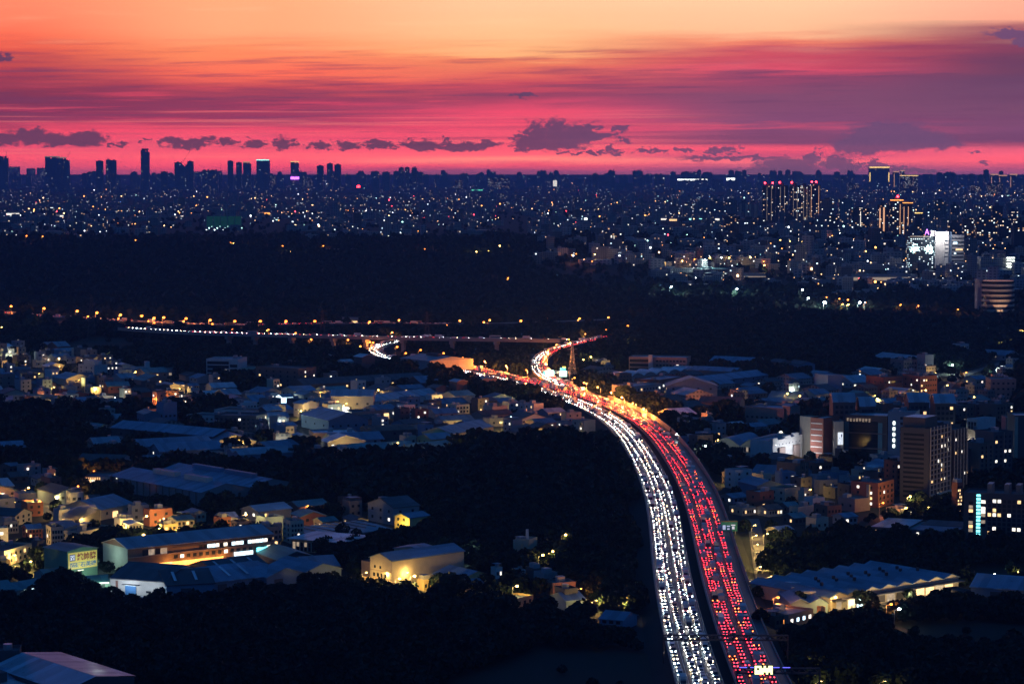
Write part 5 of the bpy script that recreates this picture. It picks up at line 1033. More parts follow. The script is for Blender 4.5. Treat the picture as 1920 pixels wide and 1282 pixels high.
# ------------------------------------------------------------------ generic town fill, thinned by what already stands
def inpoly(x, y, pl):
    c = False; j = len(pl)-1
    for i in range(len(pl)):
        if (pl[i][1] > y) != (pl[j][1] > y) and x < (pl[j][0]-pl[i][0])*(y-pl[i][1])/(pl[j][1]-pl[i][1])+pl[i][0]: c = not c
        j = i
    return c
DESC = {'wall_white':'white','wall_cream':'cream','wall_grey':'grey','wall_tile':'brown tiled','wall_brick':'brick red','wall_dark':'dark','wall_blue':'blue grey','wall_yellow':'yellow'}
RD = {'roof_blue':'blue','roof_grey':'grey','roof_teal':'teal','roof_dark':'dark','roof_white':'pale','roof_rust':'rust'}
NB = [0]
def fill(poly, n, sizes=((6,13),(7,12),(4.5,10)), shed_p=.5, lit=G, wins=True, lamps=0, lp=3500, seed=1, cap=999):
    q = random.Random(seed); xs = [a[0] for a in poly]; ys = [a[1] for a in poly]; done = 0
    for _ in range(n*14):
        if done >= n: break
        px, py = q.uniform(min(xs), max(xs)), q.uniform(min(ys), max(ys))
        if not inpoly(px, py, poly): continue
        p = P(px, py); yaw = q.choice([.55, .55, .4, -.9, .7])+q.uniform(-.08, .08); isshed = q.random() < shed_p
        k = 2.1 if isshed else 1; w, d, h = q.uniform(*sizes[0])*k, q.uniform(*sizes[1])*k, q.uniform(*sizes[2])*(.65 if isshed else 1)
        c = Vector((p.x-w/2, p.y, p.z))
        if occ_rect(c, w, d, yaw, 1, test=True): continue
        a = c; e = Vector((c.x+w*math.cos(yaw), c.y+w*math.sin(yaw), c.z)); pa, pe = proj(a), proj(e)
        wl = q.choices(['wall_white','wall_cream','wall_grey','wall_tile','wall_brick','wall_blue','wall_dark'], [8, 15, 26, 16, 9, 12, 14])[0]; rf = q.choices(list(RD), [30, 22, 14, 20, 10, 4])[0]
        nm = 'warehouse' if isshed else 'house'
        bb = B(nm, nm, f"{DESC[wl]} {'tin shed' if isshed else 'flat roofed house'} with a {RD[rf]} roof", (pa[0], pa[1], pe[0], pe[1], h*F/p.y), d, 'town houses and sheds', hm=h)
        bb.shell(wl if wins else 'grid_house', rf, q.choice(['gable_x','gable_y']) if isshed else 'flat')
        if wins:
            rows, cols = max(1, int(h/3.2)), max(2, int(w/4.5))
            if isshed: bb.wins('f', 1, max(1, cols-1), .5, w-.5, h*.25, h*.95, 1.6, 1.4, lit)
            else:
                bb.wins('f', rows, cols, .3, w-.3, .4, h, 1.4, 1.4, lit)
                if q.random() < .5: bb.wins('r' if pe[0] < 960 else 'l', rows, 1, d*.3, d*.7, .4, h, 1.4, 1.4, lit)
        if not isshed: bb.top(1)
        done += 1
        if lamps and q.random() < lamps:  # lamps added at random close to the fronts so the walls glow
            lamp(0, 0, q.choices(['bulb_yellow','bulb_white','bulb_orange'], [7, 2, 1])[0], h=5, power=lp, br=.3, at=Vector((p.x+q.uniform(-4, 6), p.y-q.uniform(5, 8), p.z)))
fill([(-10,890),(110,890),(150,960),(330,985),(560,960),(600,990),(500,1000),(300,1000),(215,1010),(80,1015),(70,1060),(-10,1085)], 95, lit=GL, lamps=.33, lp=7000, seed=11)
fill([(-10,655),(110,655),(280,700),(390,715),(480,740),(480,770),(300,775),(150,770),(-10,780)], 100, lit=GL, lamps=.24, lp=5500, seed=12)
fill([(440,740),(600,720),(900,745),(1150,800),(1150,830),(900,840),(700,850),(560,840),(460,800)], 115, lit=GL, lamps=.24, lp=6000, seed=13, shed_p=.68)
fill([(1225,800),(1340,770),(1520,760),(1510,800),(1340,860),(1260,850)], 22, lit=G, lamps=.2, lp=3000, seed=14)
fill([(1360,900),(1500,890),(1600,890),(1720,930),(1640,1000),(1440,1010),(1370,980)], 62, lit=G, lamps=.2, lp=3500, seed=15)
fill([(1100,690),(1500,720),(1900,690),(1900,800),(1600,790),(1240,760)], 85, lit=G, lamps=.15, lp=4500, seed=16, shed_p=.65, wins=False)
fill([(1440,850),(1600,870),(1900,860),(1900,910),(1700,905),(1440,890)], 20, lit=G, lamps=.15, seed=17)
fill([(560,960),(780,950),(790,975),(700,1000),(560,990)], 10, lit=G, lamps=.2, seed=18)
fill([(200,790),(480,780),(640,840),(620,880),(260,875),(140,850)], 22, lit=G, lamps=.12, seed=19, shed_p=.7, wins=False)
fill([(900,1080),(1000,1070),(1100,1130),(1000,1150),(930,1130)], 5, lit=G, lamps=.3, seed=20)
# ------------------------------------------------------------------ the plateau city
r_ = random.Random(21)
def block(px, pyb, wpx, hpx, mat='grid_tower', desc='apartment tower', cat='apartment tower', name='apartment_tower', caps=1, group='towers of the far city', roof='roof_dark', yaw=None, dep=None):
    p = P(px, pyb); s = F/p.y; w = wpx/s; h = hpx/s; d = dep or min(max(w*.5, 12), 26); r = link(name, None, None, (p.x-w/2, p.y, p.z), r_.uniform(-.12, .12) if yaw is None else yaw)
    m = MB(); n = 1 if w < 26 else max(1, int(w/22)); 
    if n == 1: m.box(0, 0, -3, w, d, h, MT[mat], top=MT[roof])
    else:
        for i in range(n):   # wings with recesses between
            a = w*i/n; hh = h*(1 if i%2 == 0 else .955); m.box(a+.0, (0 if i%2 == 0 else 2.5), -3, a+w/n-.05, d, hh, MT[mat], top=MT[roof])
    m.build('facade', r); m = MB()
    if h > 22:
        for i in range(max(1, n)*caps):
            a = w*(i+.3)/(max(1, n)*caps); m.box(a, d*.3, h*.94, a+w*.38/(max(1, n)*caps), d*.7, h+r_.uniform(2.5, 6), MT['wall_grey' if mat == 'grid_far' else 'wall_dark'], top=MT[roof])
    else: m.box(w*.2, d*.3, h-.1, w*.45, d*.6, h+2.5, MT['wall_grey'])
    m.build('roof_room', r); occ_disc(p.x, p.y, w/2+6)
    reg(r, desc, px, pyb-hpx/2, cat, group); r['w'] = w; r['h'] = h; r['d'] = d; return r
def strip(r, u, z0, z1, mat, w=1.2, name='light_strip'):
    W_, H_ = r['w'], r['h']; m = MB(); m.box(W_*u, -1.0, H_*z0, W_*u+w, -.4, H_*z1, MT[mat]); m.build(name, r)
def crown(r, mat, t=1.6, name='crown_light'):
    m = MB(); m.box(-.5, -.8, r['h']-t*.2, r['w']+.5, -.3, r['h']+t, MT[mat]); m.build(name, r)
def beacon(r, u, mat='led_red'):
    m = MB(); m.tube((r['w']*u, 3, r['h']), (r['w']*u, 3, r['h']+6), .3, .2, MT['steel'], 4); m.ball((r['w']*u, 3, r['h']+7), 2.2, 2.2, 2.2, MT[mat], 6, 4); m.build('beacon', r)
# tower row with red beacons
for i, (x, w, h, y, bc) in enumerate([(1441,24,68,417,(.2,.8)),(1466,22,69,417,(.3,)),(1490,20,69,417,(.2,)),(1509,18,68,416,()),(1528,20,70,417,(.2,.6))]):
    b = block(x, y, w, h, 'grid_tower_dark', ['leftmost of five dark towers carrying red beacons.','second of five dark towers carrying red beacons.','middle of five dark towers carrying red beacons.','fourth of five dark towers, with dim strips.','rightmost of five dark towers, with two gold light strips.'][i], roof='roof_dark')
    for u in bc: beacon(b, u)
    for u in ((.35,.7) if i != 4 else (.12,.82)): strip(b, u, .05, .97, 'gold_strip' if i == 4 else 'lit_dim', .7)
for x, w, h, y, m_, d_ in [(1551,26,42,416,'grid_tower','tan tower behind the beacon row'),(1586,26,44,418,'grid_tower','pale ribbed tower right of the beacon row'),(1613,34,44,434,'grid_tower_dark','squat dark block with a dotted light column'),(1560,24,34,440,'grid_tower_dark','dark tower in front of the tan towers'),
    (1657,18,62,446,'grid_tower_dark','dark tower with two gold edges'),(1681,24,70,446,'grid_tower_dark','taller dark tower topped by a red lit crown'),(1701,18,66,447,'grid_tower_dark','dark tower with thin amber strips'),(1722,14,40,440,'grid_tower_dark','short dark block'),(1742,20,38,428,'grid_tower','pale block'),(1763,22,46,424,'grid_tower','ribbed pale tower'),(1790,16,42,426,'grid_tower','pale tower')]:
    b = block(x, y, w, h, m_, d_)
    if x == 1657: strip(b, .02, .1, .9, 'gold_strip', 2); strip(b, .42, .02, .92, 'gold_strip', 2.6)
    if x == 1681: crown(b, 'lit_orange', 1.2); beacon(b, .6); strip(b, .75, .1, .9, 'gold_strip', .8)
    if x == 1701: strip(b, .1, .05, .9, 'gold_strip', 1); strip(b, .55, .05, .9, 'gold_strip', 1); crown(b, 'lit_orange', 1)
    if x == 1613: strip(b, .5, .1, .85, 'lit_white', .9)
    if x == 1722: crown(b, 'gold_crown', 1.2)
# low dark towers in front on the right
for x, w, h, y in [(1480,16,26,432),(1790,24,40,458),(1820,30,46,456),(1850,40,50,458),(1884,24,40,452),(1912,22,52,466),(1840,24,30,440),(1870,20,34,420),(1900,18,26,420)]: block(x, y, w, h, 'grid_tower_dark', 'dark tower on the right')
# mid distance left-of-centre right half
for x, w, h, y, m_ in [(1373,30,36,441,'grid_tower_dark'),(1405,34,30,442,'grid_tower'),(1425,24,28,436,'grid_tower_dark'),(1264,18,22,408,'grid_tower'),(1290,20,26,408,'grid_tower'),(1320,24,30,408,'grid_tower'),(1345,26,30,408,'grid_tower'),(1370,24,32,408,'grid_tower'),(1395,22,31,410,'grid_tower'),(1412,20,32,412,'grid_tower'),
    (1152,38,28,464,'grid_tower_dark'),(1126,34,24,486,'grid_house'),(1150,22,22,488,'grid_house')]: 
    b = block(x, y, w, h, m_, {1373:'dark tower lit by scattered windows',1152:'square dark block with a lit stair column',1126:'pale low block with lit windows',1150:'low block beside a pale gable wall'}.get(x, 'mid rise tower'))
    if x == 1152: strip(b, .32, .05, .8, 'lit_white', 2.0); strip(b, .46, .05, .8, 'lit_white', 1.0)
    if x in (1395, 1412): strip(b, .1, .02, .9, 'wall_cream', 6, 'pale_panel'); strip(b, .6, .02, .9, 'wall_cream', 6, 'pale_panel')
m = MB()
# floodlit office tower
p = P(1760, 503); s_ = F/p.y; r = link('office_tower', None, None, (p.x, p.y, p.z)); u = 1/s_
def ob(name, x0, x1, z0, z1, mat, y0=0, y1=20, label=None):
    m = MB(); m.box((x0-1760)*u, y0, (500-z1)*u, (x1-1760)*u, y1, (500-z0)*u, MT[mat]); o = m.build(name, r)
    if label: o['label'] = label
    return o
ob('glass_wing', 1704, 1752, 440, 506, 'grid_glass', 1, 26); ob('white_slab', 1752.3, 1770, 431, 506, 'wall_white', -2, 18); ob('white_slab', 1770.6, 1778, 431, 500, 'wall_white', -1, 18); ob('blue_core', 1778.3, 1784, 432, 500, 'wall_blue', 2, 20); ob('rear_wing', 1784.3, 1808, 438, 500, 'wall_grey', 3, 24); ob('roof_fin', 1744, 1752, 429, 440, 'wall_white', 0, 10)
for z in (443, 450, 457, 464, 471, 478, 485): ob('window_band', 1785, 1807.5, z, z+2.6, 'glass_dark', 2.6, 2.95)
for z in (448, 455, 462, 470, 477): ob('window_band', 1771, 1777, z, z+1.6, 'glass_dark', -1.4, -1.05)
ob('lit_window', 1792, 1805, 463.5, 466.5, 'lit_warm', 2.2, 2.5); ob('lit_window', 1787, 1795, 451, 454.5, 'lit_cool', 2.2, 2.5); ob('lit_window', 1789, 1793, 471, 473.5, 'lit_cool', 2.2, 2.5)
emat('tree_light', (.6,1,.95), 7); q = random.Random(9)
for cx_, cz_ in ((1714,464),(1741,465)):
    m = MB()
    for _ in range(60):
        a, rr_ = q.uniform(0, 2*PI), q.random()**.7; x, z = cx_+math.cos(a)*rr_*9, cz_-math.sin(a)*rr_*8.5
        m.box((x-1760)*u, .7, (500-z)*u, (x-1760)*u+.5+q.random(), .95, (500-z)*u+.8+q.random(), MT['tree_light'])
    m.build('facade_light_pattern', r)
m = MB(); a = (1734-1760)*u; z = (500-437)*u; m.tube((a,0,z), (a+2.6,0,z+8), .5, .5, MT['led_purple'], 4); m.tube((a+5.2,0,z), (a+2.6,0,z+8), .5, .5, MT['led_purple'], 4); m.tube((a+1.2,0,z+2.6), (a+4,0,z+2.6), .4, .4, MT['led_purple'], 4); m.build('roof_letter', r)
ob('lit_eave', 1706, 1742, 439.6, 441.2, 'lit_dim', -.6, 0)
l = bpy.data.lights.new('facade_light', 'POINT'); l.energy = 45000; l.color = (1,.97,.98); l.shadow_soft_size = 1; link('facade_light', l, r, ((1762-1760)*u, -12, (500-434)*u)); l2 = bpy.data.lights.new('facade_light', 'POINT'); l2.energy = 9000; l2.color = (1,.97,.98); link('facade_light', l2, r, ((1764-1760)*u, -20, (500-455)*u))
occ_disc(p.x, p.y, 60); reg(r, 'office tower with a floodlit white slab and sparkling glass wing.', 1755, 465, 'office tower')
# campus right of it
for x, w, h, y, dsc in [(1810,64,14,508,'layered low office wing lit amber at one end'),(1868,60,28,510,'pale campus block with a greenish lit stair end')]:
    b = block(x, y, w, h, 'grid_house', dsc+'.', 'building', 'building', roof='roof_grey', dep=24)
    for z in (.2, .45, .7): m = MB(); m.box(.5, -1.2, b['h']*z, b['w']-.5, -.3, b['h']*z+1, MT['wall_cream']); m.build('balcony_band', b)
    if x == 1868:
        for z in (.3, .5, .7, .9): strip(b, .84, z, z+.08, 'white_strip', 12, 'stair_light')
# ------------------------------------------------------------------ skyline silhouettes from the photograph: (x, base y, width, height)
SK = [(6,338,22,44,0),(20,341,34,28,2),(58,342,16,26,2),(78,342,18,27,2),(94,335,18,40,1),(106,336,14,41,1),(118,335,16,38,1),(127,334,10,32,0),(187,332,16,30,0),(203,333,10,33,0),(213,332,12,31,0),(272,334,15,52,0),(334,333,16,28,0),(357,333,14,30,0),(345,336,20,26,0),(394,336,36,17,0),(308,336,16,14,0),(376,342,30,20,2),(402,343,28,22,2),
 (432,333,12,31,0),(448,333,12,28,0),(463,333,14,28,1),(487,332,12,31,1),(499,332,12,31,1),(553,333,16,29,1),(600,335,14,24,0),(618,334,12,27,0),(633,335,14,26,0),(505,352,24,22,2),(485,354,16,20,2),(566,352,22,22,2),(583,352,12,18,2),(705,342,14,20,0),(725,341,14,18,0),(752,341,11,26,0),(764,341,10,27,0),(777,341,11,26,0),(788,343,10,20,0),(777,352,28,16,2),(826,352,14,15,0),(845,352,14,15,0),(860,354,14,16,2),
 (910,352,24,14,0),(930,354,30,20,2),(946,354,20,20,2),(968,352,30,14,1),(1000,350,24,20,1),(1025,350,24,22,0),(1042,351,10,14,1),(1060,352,18,16,0),(1085,353,20,18,0),(1102,354,16,17,0),(1117,355,14,18,0),(1140,356,22,16,0),(1160,357,22,14,0),(1180,358,18,15,0),(1116,334,12,8,0),(1149,334,10,7,0),(1235,334,20,7,0),
 (1240,360,14,25,0),(1262,357,16,18,0),(1288,358,22,20,0),(1315,358,26,21,0),(1345,358,26,21,0),(1375,360,24,22,0),(1400,360,22,18,0),(1425,358,18,16,0),(1460,355,20,16,0),(1489,352,20,14,0),(1550,355,24,16,0),(1583,342,16,10,0),(1600,362,20,18,2),(1626,360,16,16,0),
 (1649,345,38,30,1),(1680,345,10,22,1),(1692,344,8,23,1),(1704,362,34,32,2),(1740,350,22,23,0),(1762,345,12,21,0),(1775,345,14,20,0),(1786,344,10,20,0),(1822,344,14,17,0),(1838,343,12,15,0),(1850,343,10,24,0),(1864,346,14,18,1),(1880,348,16,18,1),(1900,347,14,19,1),(1912,348,14,14,1),(1866,366,28,22,2),(1830,365,20,16,2),(1800,360,22,14,0)]
rk = random.Random(5)
for _ in range(170):
    x = rk.uniform(0, 1925); hh = rk.uniform(8, 17)*(1.5 if x < 900 and rk.random() < .35 else 1)
    SK.append((x, 352 if x < 660 else 351, rk.uniform(6, 15), (rk.uniform(20, 32) if x < 660 else rk.uniform(20, 32)), 0))
for x, y, w, h, k in SK:
    if k != 2 and y < 350: h += 358-y; y = 358
    if k == 0 and w > 9 and x != 272: w *= .82
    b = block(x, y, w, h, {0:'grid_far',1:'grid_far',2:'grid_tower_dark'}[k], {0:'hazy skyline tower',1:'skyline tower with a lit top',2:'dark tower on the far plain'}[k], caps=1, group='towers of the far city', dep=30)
    if x == 272: b['label'] = 'lone tallest tower'; REG[-1] = (b, 'lone tallest tower standing clear above the left skyline.', x, 310); m = MB(); m.box(b['w']*.12, 3, b['h'], b['w']*.88, 24, b['h']+10, MT['wall_dark']); m.build('setback_top', b)
    if x in (1649,): crown(b, 'gold_crown', 7); strip(b, .0, .4, .8, 'gold_crown', 6); strip(b, .95, .4, .8, 'gold_crown', 6)
    if x == 1704: crown(b, 'gold_crown', 3)
    if x in (1680,1692,1864,1880,1900): crown(b, 'gold_strip', 5); strip(b, .1, .2, .9, 'gold_strip', 3)
    if x in (487, 499): crown(b, 'sign_panel_lit', 5)
    if x == 553: crown(b, 'gold_crown', 4); m = MB(); m.box(0, -4, b['h']*.4, b['w'], -2, b['h']*.48, MT['led_purple']); m.build('purple_band', b)
    if x in (94, 106, 118): crown(b, 'lit_dim', 6)
    if x == 463: crown(b, 'gold_strip', 6)
    if x in (1042,): strip(b, .0, .1, .9, 'lit_white', 30)
def crane(px, py, hpx, lean):
    hpx += 357-py; py = 357
    p = P(px, py); s = F/p.y; h = hpx/s; r = link('tower_crane', None, None, p); m = MB(); m.tube((0,0,0), (0,0,h*.8), 1.6, 1.4, MT['darksteel'], 4); m.build('mast', r)
    m = MB(); m.tube((0,0,h*.7), (lean*h*.25,0,h*1.1), 1.4, 1.0, MT['darksteel'], 4); m.tube((0,0,h*.7), (-lean*h*.1,0,h*.62), 1.4, 1.4, MT['darksteel'], 4); m.build('jib', r)
    reg(r, 'thin tower crane above the skyline', px, py-hpx, 'crane', 'tower cranes')
crane(340, 336, 46, 1); crane(117, 332, 42, 1); crane(9, 336, 48, .3); crane(412, 334, 22, .3)
# far light strips and special places
def bar(px, py, wpx, hpx, mat, label, name, cat, hm=None, dep=20, b0=.2):
    p = P(px, py); s = F/p.y; r = link(name, None, None, p); w = wpx/s; h = hpx/s
    m = MB(); m.box(-w/2, 0, -1, w/2, dep, h*1.05+4, MT['wall_grey'], top=MT['roof_dark']); m.build('hall', r); m = MB(); m.box(-w/2, -.8, h*b0, w/2, -.2, h*1.0, MT[mat]); m.build('light_band', r)
    occ_disc(p.x, p.y, w/2+4); reg(r, label+'.', px, py, cat)
bar(1290,356,40,20,'white_strip','long white light band under a flat roof on the horizon, left part','stadium_hall','hall', b0=.88); bar(1240,356,10,22,'white_strip','short tall white lit hall on the horizon','stadium_hall','hall', b0=.8); bar(1320,356,12,20,'white_strip','small dash of white light on the horizon','stadium_hall','hall', b0=.88); bar(1370,356,16,22,'white_strip','right end of the white light bands on the horizon','stadium_hall','hall', b0=.8)
bar(1093,413,16,4,'white_strip','row of brilliant white floodlights beside the far road','floodlit_stand','building'); bar(1170,413,40,4,'lit_white','long lit shop front with pinkish end','lit_shop','shop'); bar(1225,413,50,3,'lit_white','middle stretch of the lit shop fronts','lit_shop','shop'); bar(1304,414,24,4,'sign_panel_lit','greenish glowing shop front left of the towers','lit_shop','shop'); bar(1347,414,14,4,'lit_white','white shop front just right of the greenish one','lit_shop','shop'); bar(1262,415,14,4,'lit_warm','warm lit shop front','lit_shop','shop')
bar(672,353,6,5,'led_red','red illuminated sign in the far town','lit_sign','sign'); bar(493,403,26,4,'lit_orange','pink red lit hall in the far town left of centre','lit_hall','hall'); bar(80,408,34,3,'lit_warm','row of warm lit shops on the far left','lit_shop','shop'); bar(25,404,26,4,'lit_white','white lit shops at the far left edge','lit_shop','shop'); bar(112,407,14,3,'lit_white','pale lit shop right of the warm row','lit_shop','shop'); bar(895,358,22,2,'lit_green','faint green sports field lights','lit_field','sports ground'); bar(895,358-1,14,2,'white_strip','white sports lights above the green field','floodlit_stand','building')
bar(185,402,56,5,'roof_blue','long pale blue roofed hall in the far left town','hall','hall'); bar(1875,512,28,6,'white_strip','dazzling white shop front at the right edge','lit_shop','shop'); bar(1850,514,18,5,'lit_warm','warm lit shop left of the dazzling one','lit_shop','shop'); bar(1608,499,26,3,'lit_dim','faint lit wall','low_wall','wall')
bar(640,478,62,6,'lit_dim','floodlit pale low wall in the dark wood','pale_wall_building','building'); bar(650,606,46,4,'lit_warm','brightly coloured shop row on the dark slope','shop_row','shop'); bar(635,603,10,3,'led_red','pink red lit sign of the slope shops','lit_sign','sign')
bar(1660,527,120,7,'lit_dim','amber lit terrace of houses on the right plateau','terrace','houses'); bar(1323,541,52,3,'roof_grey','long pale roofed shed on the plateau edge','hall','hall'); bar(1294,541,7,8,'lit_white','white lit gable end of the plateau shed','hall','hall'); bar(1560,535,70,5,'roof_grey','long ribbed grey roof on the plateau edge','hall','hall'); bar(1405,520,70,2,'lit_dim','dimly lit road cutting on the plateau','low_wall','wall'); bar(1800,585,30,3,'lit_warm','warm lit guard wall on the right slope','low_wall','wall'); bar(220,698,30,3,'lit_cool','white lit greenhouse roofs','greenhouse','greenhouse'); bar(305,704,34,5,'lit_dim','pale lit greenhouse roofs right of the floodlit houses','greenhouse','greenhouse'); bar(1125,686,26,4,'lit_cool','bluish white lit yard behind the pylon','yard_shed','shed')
# driving range: green nets on poles
p = P(420, 432); s_ = F/p.y; r = link('driving_range', None, None, p); w, h = 66/s_, 28/s_; emat('net_green', (.1,.9,.6), .03, base=(.02,.12,.09))
for i in range(6): m = MB(); m.tube((-w/2+w*i/5, 0, 0), (-w/2+w*i/5, 0, h), .5, .4, MT['steel'], 5); m.build('net_pole', r)
for i in range(5): m = MB(); m.box(-w/2+w*i/5+.6, 0, h*.25, -w/2+w*(i+1)/5-.6, .1, h*.95, MT['net_green']); m.build('net', r)
m = MB(); 
for i in range(14): m.ball((-w/2+w*i/13, 1, h*.12*(i%3)+1), 1.2, 1.2, 1.2, MT['far_cyan' if i%3 else 'far_white'], 6, 4)
m.build('field_light', r); occ_disc(p.x, p.y, w/2); reg(r, 'driving range fenced by tall green lit nets.', 420, 410, 'driving range')
# ------------------------------------------------------------------ low city on the plateau and its lamps
cand = []
def dens(px, py, y):
    if y > 600: return 0
    if px < 1000: e = 442+14*math.sin(px/90)+10*math.sin(px/23+1); 
    elif px < 1230: e = 500
    else: e = 535 if px < 1500 else 560
    if y > e: return 0
    if px < 1000 and y > e-24: return .35
    if px >= 1000 and y > 445: return .5
    if px > 1150 and 415 < y < 430: return .15
    return 1
q = random.Random(31); n_ = 0
lo, hi = [], []
for _ in range(60000):
    py = 345+(q.random()**1.25)*215; px = q.uniform(-10, 1930)
    if q.random() > dens(px, py, py)*.5: continue
    p = P(px, py)
    k = (int(p.x//6), int(p.y//6))
    if k in OCC: continue
    w, d = q.uniform(9, 26), q.uniform(9, 20); h = q.choice([6, 9, 12, 12, 15, 18])*(1.25 if py < 350 else 1)
    if q.random() < .12: h *= 2.2; w *= .8
    if q.random() < .16 and h < 13: w *= 2.4; d *= 1.8; h = 8
    occ_disc(p.x, p.y, max(w, d)*.55); lo.append((p, w, d, h, px, py)); n_ += 1
    if n_ > 2600: break
lo.sort(key=lambda t: -(t[1]*t[3])/(t[0].y**2))
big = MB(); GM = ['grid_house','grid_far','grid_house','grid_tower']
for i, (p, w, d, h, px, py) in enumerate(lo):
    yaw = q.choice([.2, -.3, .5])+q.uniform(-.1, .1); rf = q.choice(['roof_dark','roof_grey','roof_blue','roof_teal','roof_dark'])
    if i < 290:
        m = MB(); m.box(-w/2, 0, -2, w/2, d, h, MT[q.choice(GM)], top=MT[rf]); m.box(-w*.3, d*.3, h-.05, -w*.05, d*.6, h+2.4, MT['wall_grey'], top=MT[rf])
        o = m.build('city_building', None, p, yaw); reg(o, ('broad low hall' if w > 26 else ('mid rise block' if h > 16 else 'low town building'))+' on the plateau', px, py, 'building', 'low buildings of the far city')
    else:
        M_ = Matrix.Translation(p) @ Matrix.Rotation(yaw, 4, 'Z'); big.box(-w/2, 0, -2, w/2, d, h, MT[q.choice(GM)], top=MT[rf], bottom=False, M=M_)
tag(big.build('distant_city'), 'countless small buildings of the hazy far city', 'city', kind='stuff')
# lamps of the plateau: the nearest 130 single, the rest one mass
pts = []
for _ in range(9000):
    py = 327+(q.random()**1.05)*225; px = q.uniform(0, 1920)
    cl = .5+.5*math.sin(px/67+py/13)*math.sin(px/31-py/9)*(1 if math.sin(py/5.2+px/160) > -.2 else .2)
    if q.random() > dens(px, py, py)*(.04+.96*cl*cl): continue
    pts.append((px, py)); 
    if len(pts) > 1100: break
for l_ in ([(x, 402+3*math.sin(x/40)) for x in range(150,760,7)], [(x, 372+.012*(x-300)) for x in range(120,900,9)], [(x, 386-.01*x+8) for x in range(1150,1420,8)], [(x, 488+.02*(x-1240)) for x in range(1260,1500,14)], [(x,352) for x in range(800,1240,8)], [(1930-x*.9, 372-x*.03) for x in range(0,500,9)]):
    for x, y in l_:
        if q.random() < .65: pts.append((x+q.uniform(-3, 3), y+q.uniform(-2.5, 2.5)))
FM = ['far_warm','far_white','far_orange','far_cyan','far_red']; pts.sort(key=lambda t: -t[1])
fm_mesh = {}
m = MB(); 
for i, (px, py) in enumerate(pts):
    p = P(px, py); s = F/p.y; mt = q.choices(FM, [38, 27, 22, 10, 3])[0]; h = q.uniform(6, 11); r0 = (.45+1.7*q.random()**4)*(.75+.25/s)
    if i < 0:
        k = (mt, round(r0*2)/2 or .5)
        if k not in fm_mesh:
            a = MB(); a.tube((0,0,0), (0,0,9), .15, .1, MT['steel'], 4); a.ball((0,0,9), k[1], k[1], k[1], MT[mt], 6, 4); fm_mesh[k] = a.mesh('street_lamp')
        o = link('street_lamp', fm_mesh[k], None, p); reg(o, {'far_warm':'small warm white lamp','far_white':'small cold white lamp','far_orange':'small orange lamp','far_cyan':'small bluish green lamp','far_red':'small red light'}[mt]+' on the plateau', px, py, 'street lamp', 'street lamps')
    else: m.ball((p.x, p.y, p.z+h), r0, r0, r0, MT[mt], 5, 3)
tag(m.build('distant_city_lights'), 'countless tiny street and window lights across the far city', 'lights', kind='stuff')
# ------------------------------------------------------------------ gantries and road signs
def gantry(d, o0, o1, h, label, sign=None, leds=False, name='sign_gantry'):
    a, yaw = hw.at(d, o0); b_, _ = hw.at(d, o1); v = b_-a; L = v.length; r = link(name, None, None, a, math.atan2(v.y, v.x)); S = MT['darksteel']
    for x in (0, L): m = MB(); m.tube((x,0,-4), (x,0,h+1.8), .32, .26, S, 8); m.build('post', r)
    m = MB(); n = int(L/2)
    for z in (h, h+1.7):
        for y in (-.6, .6): m.tube((0,y,z), (L,y,z), .26, .26, S, 4)
    for i in range(n):
        x = L*i/n; y = -.6; m.tube((x,y,h+(1.7 if i%2 else 0)), (x+L/n,y,h+(0 if i%2 else 1.7)), .15, .15, S, 4); m.tube((x,.6,h+(1.7 if i%2 else 0)), (x+L/n,.6,h+(0 if i%2 else 1.7)), .08, .08, S, 4)
        if i%3 == 0: m.box(x, -.9, h+.2, x+.9, -.5, h+1.2, S)
    m.build('truss', r)
    if leds:
        for i in range(5): m = MB(); m.box(L*.03+i*L*.13, -.7, h+2.0, L*.03+i*L*.13+L*.09, -.5, h+2.2, MT['led_blue']); m.build('blue_light', r)
    if sign: sign(r, L, h)
    tag(r, label, 'sign gantry', 'gantries over the motorway'); return r
def dist_for(py): return min(range(0, int(hw.L), 3), key=lambda q_: abs(proj(hw.at(q_)[0])[1]-py))
gantry(dist_for(1236), -21, 24, 7.2, 'dark lattice gantry spanning all lanes of the motorway near the bottom')
def led(r, L, h):
    m = MB(); m.box(L*.20, -1.1, h-.4, L*.20+6.6, -.7, h+3.0, MT['darksteel']); f = m.build('display', r); m = MB(); q = random.Random(4)
    for i in range(8):
        for j in range(4):
            if q.random() < .82: m.box(L*.20+.3+i*.76, -1.2, h-.15+j*.74, L*.20+.3+i*.76+.74, -1.12, h-.15+j*.74+.70, MT['led_board'])
    m.build('lit_panel', f)
gantry(dist_for(1300), 1, 29, 7.0, 'gantry carrying a glowing yellow white display and blue lights over the tail light lanes', led, True)
emat('sign_glow', (.55,1,.92), 3); emat('sign_edge', (.0,.55,.50), 1.6); emat('sign_yellow', (1,.8,.05), 3)
p0 = P(1018, 722, 0); r = link('sign_gantry', None, None, (p0.x, p0.y, ZR)); u = p0.y/F; L = 48*u
for x in (-1.5, L+1): m = MB(); m.tube((x,0,-4), (x,0,8.6), .35, .3, MT['steel'], 6); m.build('post', r)
m = MB(); 
for z in (6, 8): m.tube((-1.5,0,z), (L+1,0,z), .15, .15, MT['steel'], 4)
for i in range(12): m.tube((L*i/12,0,6+2*(i%2)), (L*(i+1)/12,0,8-2*(i%2)), .1, .1, MT['steel'], 4)
m.build('truss', r)
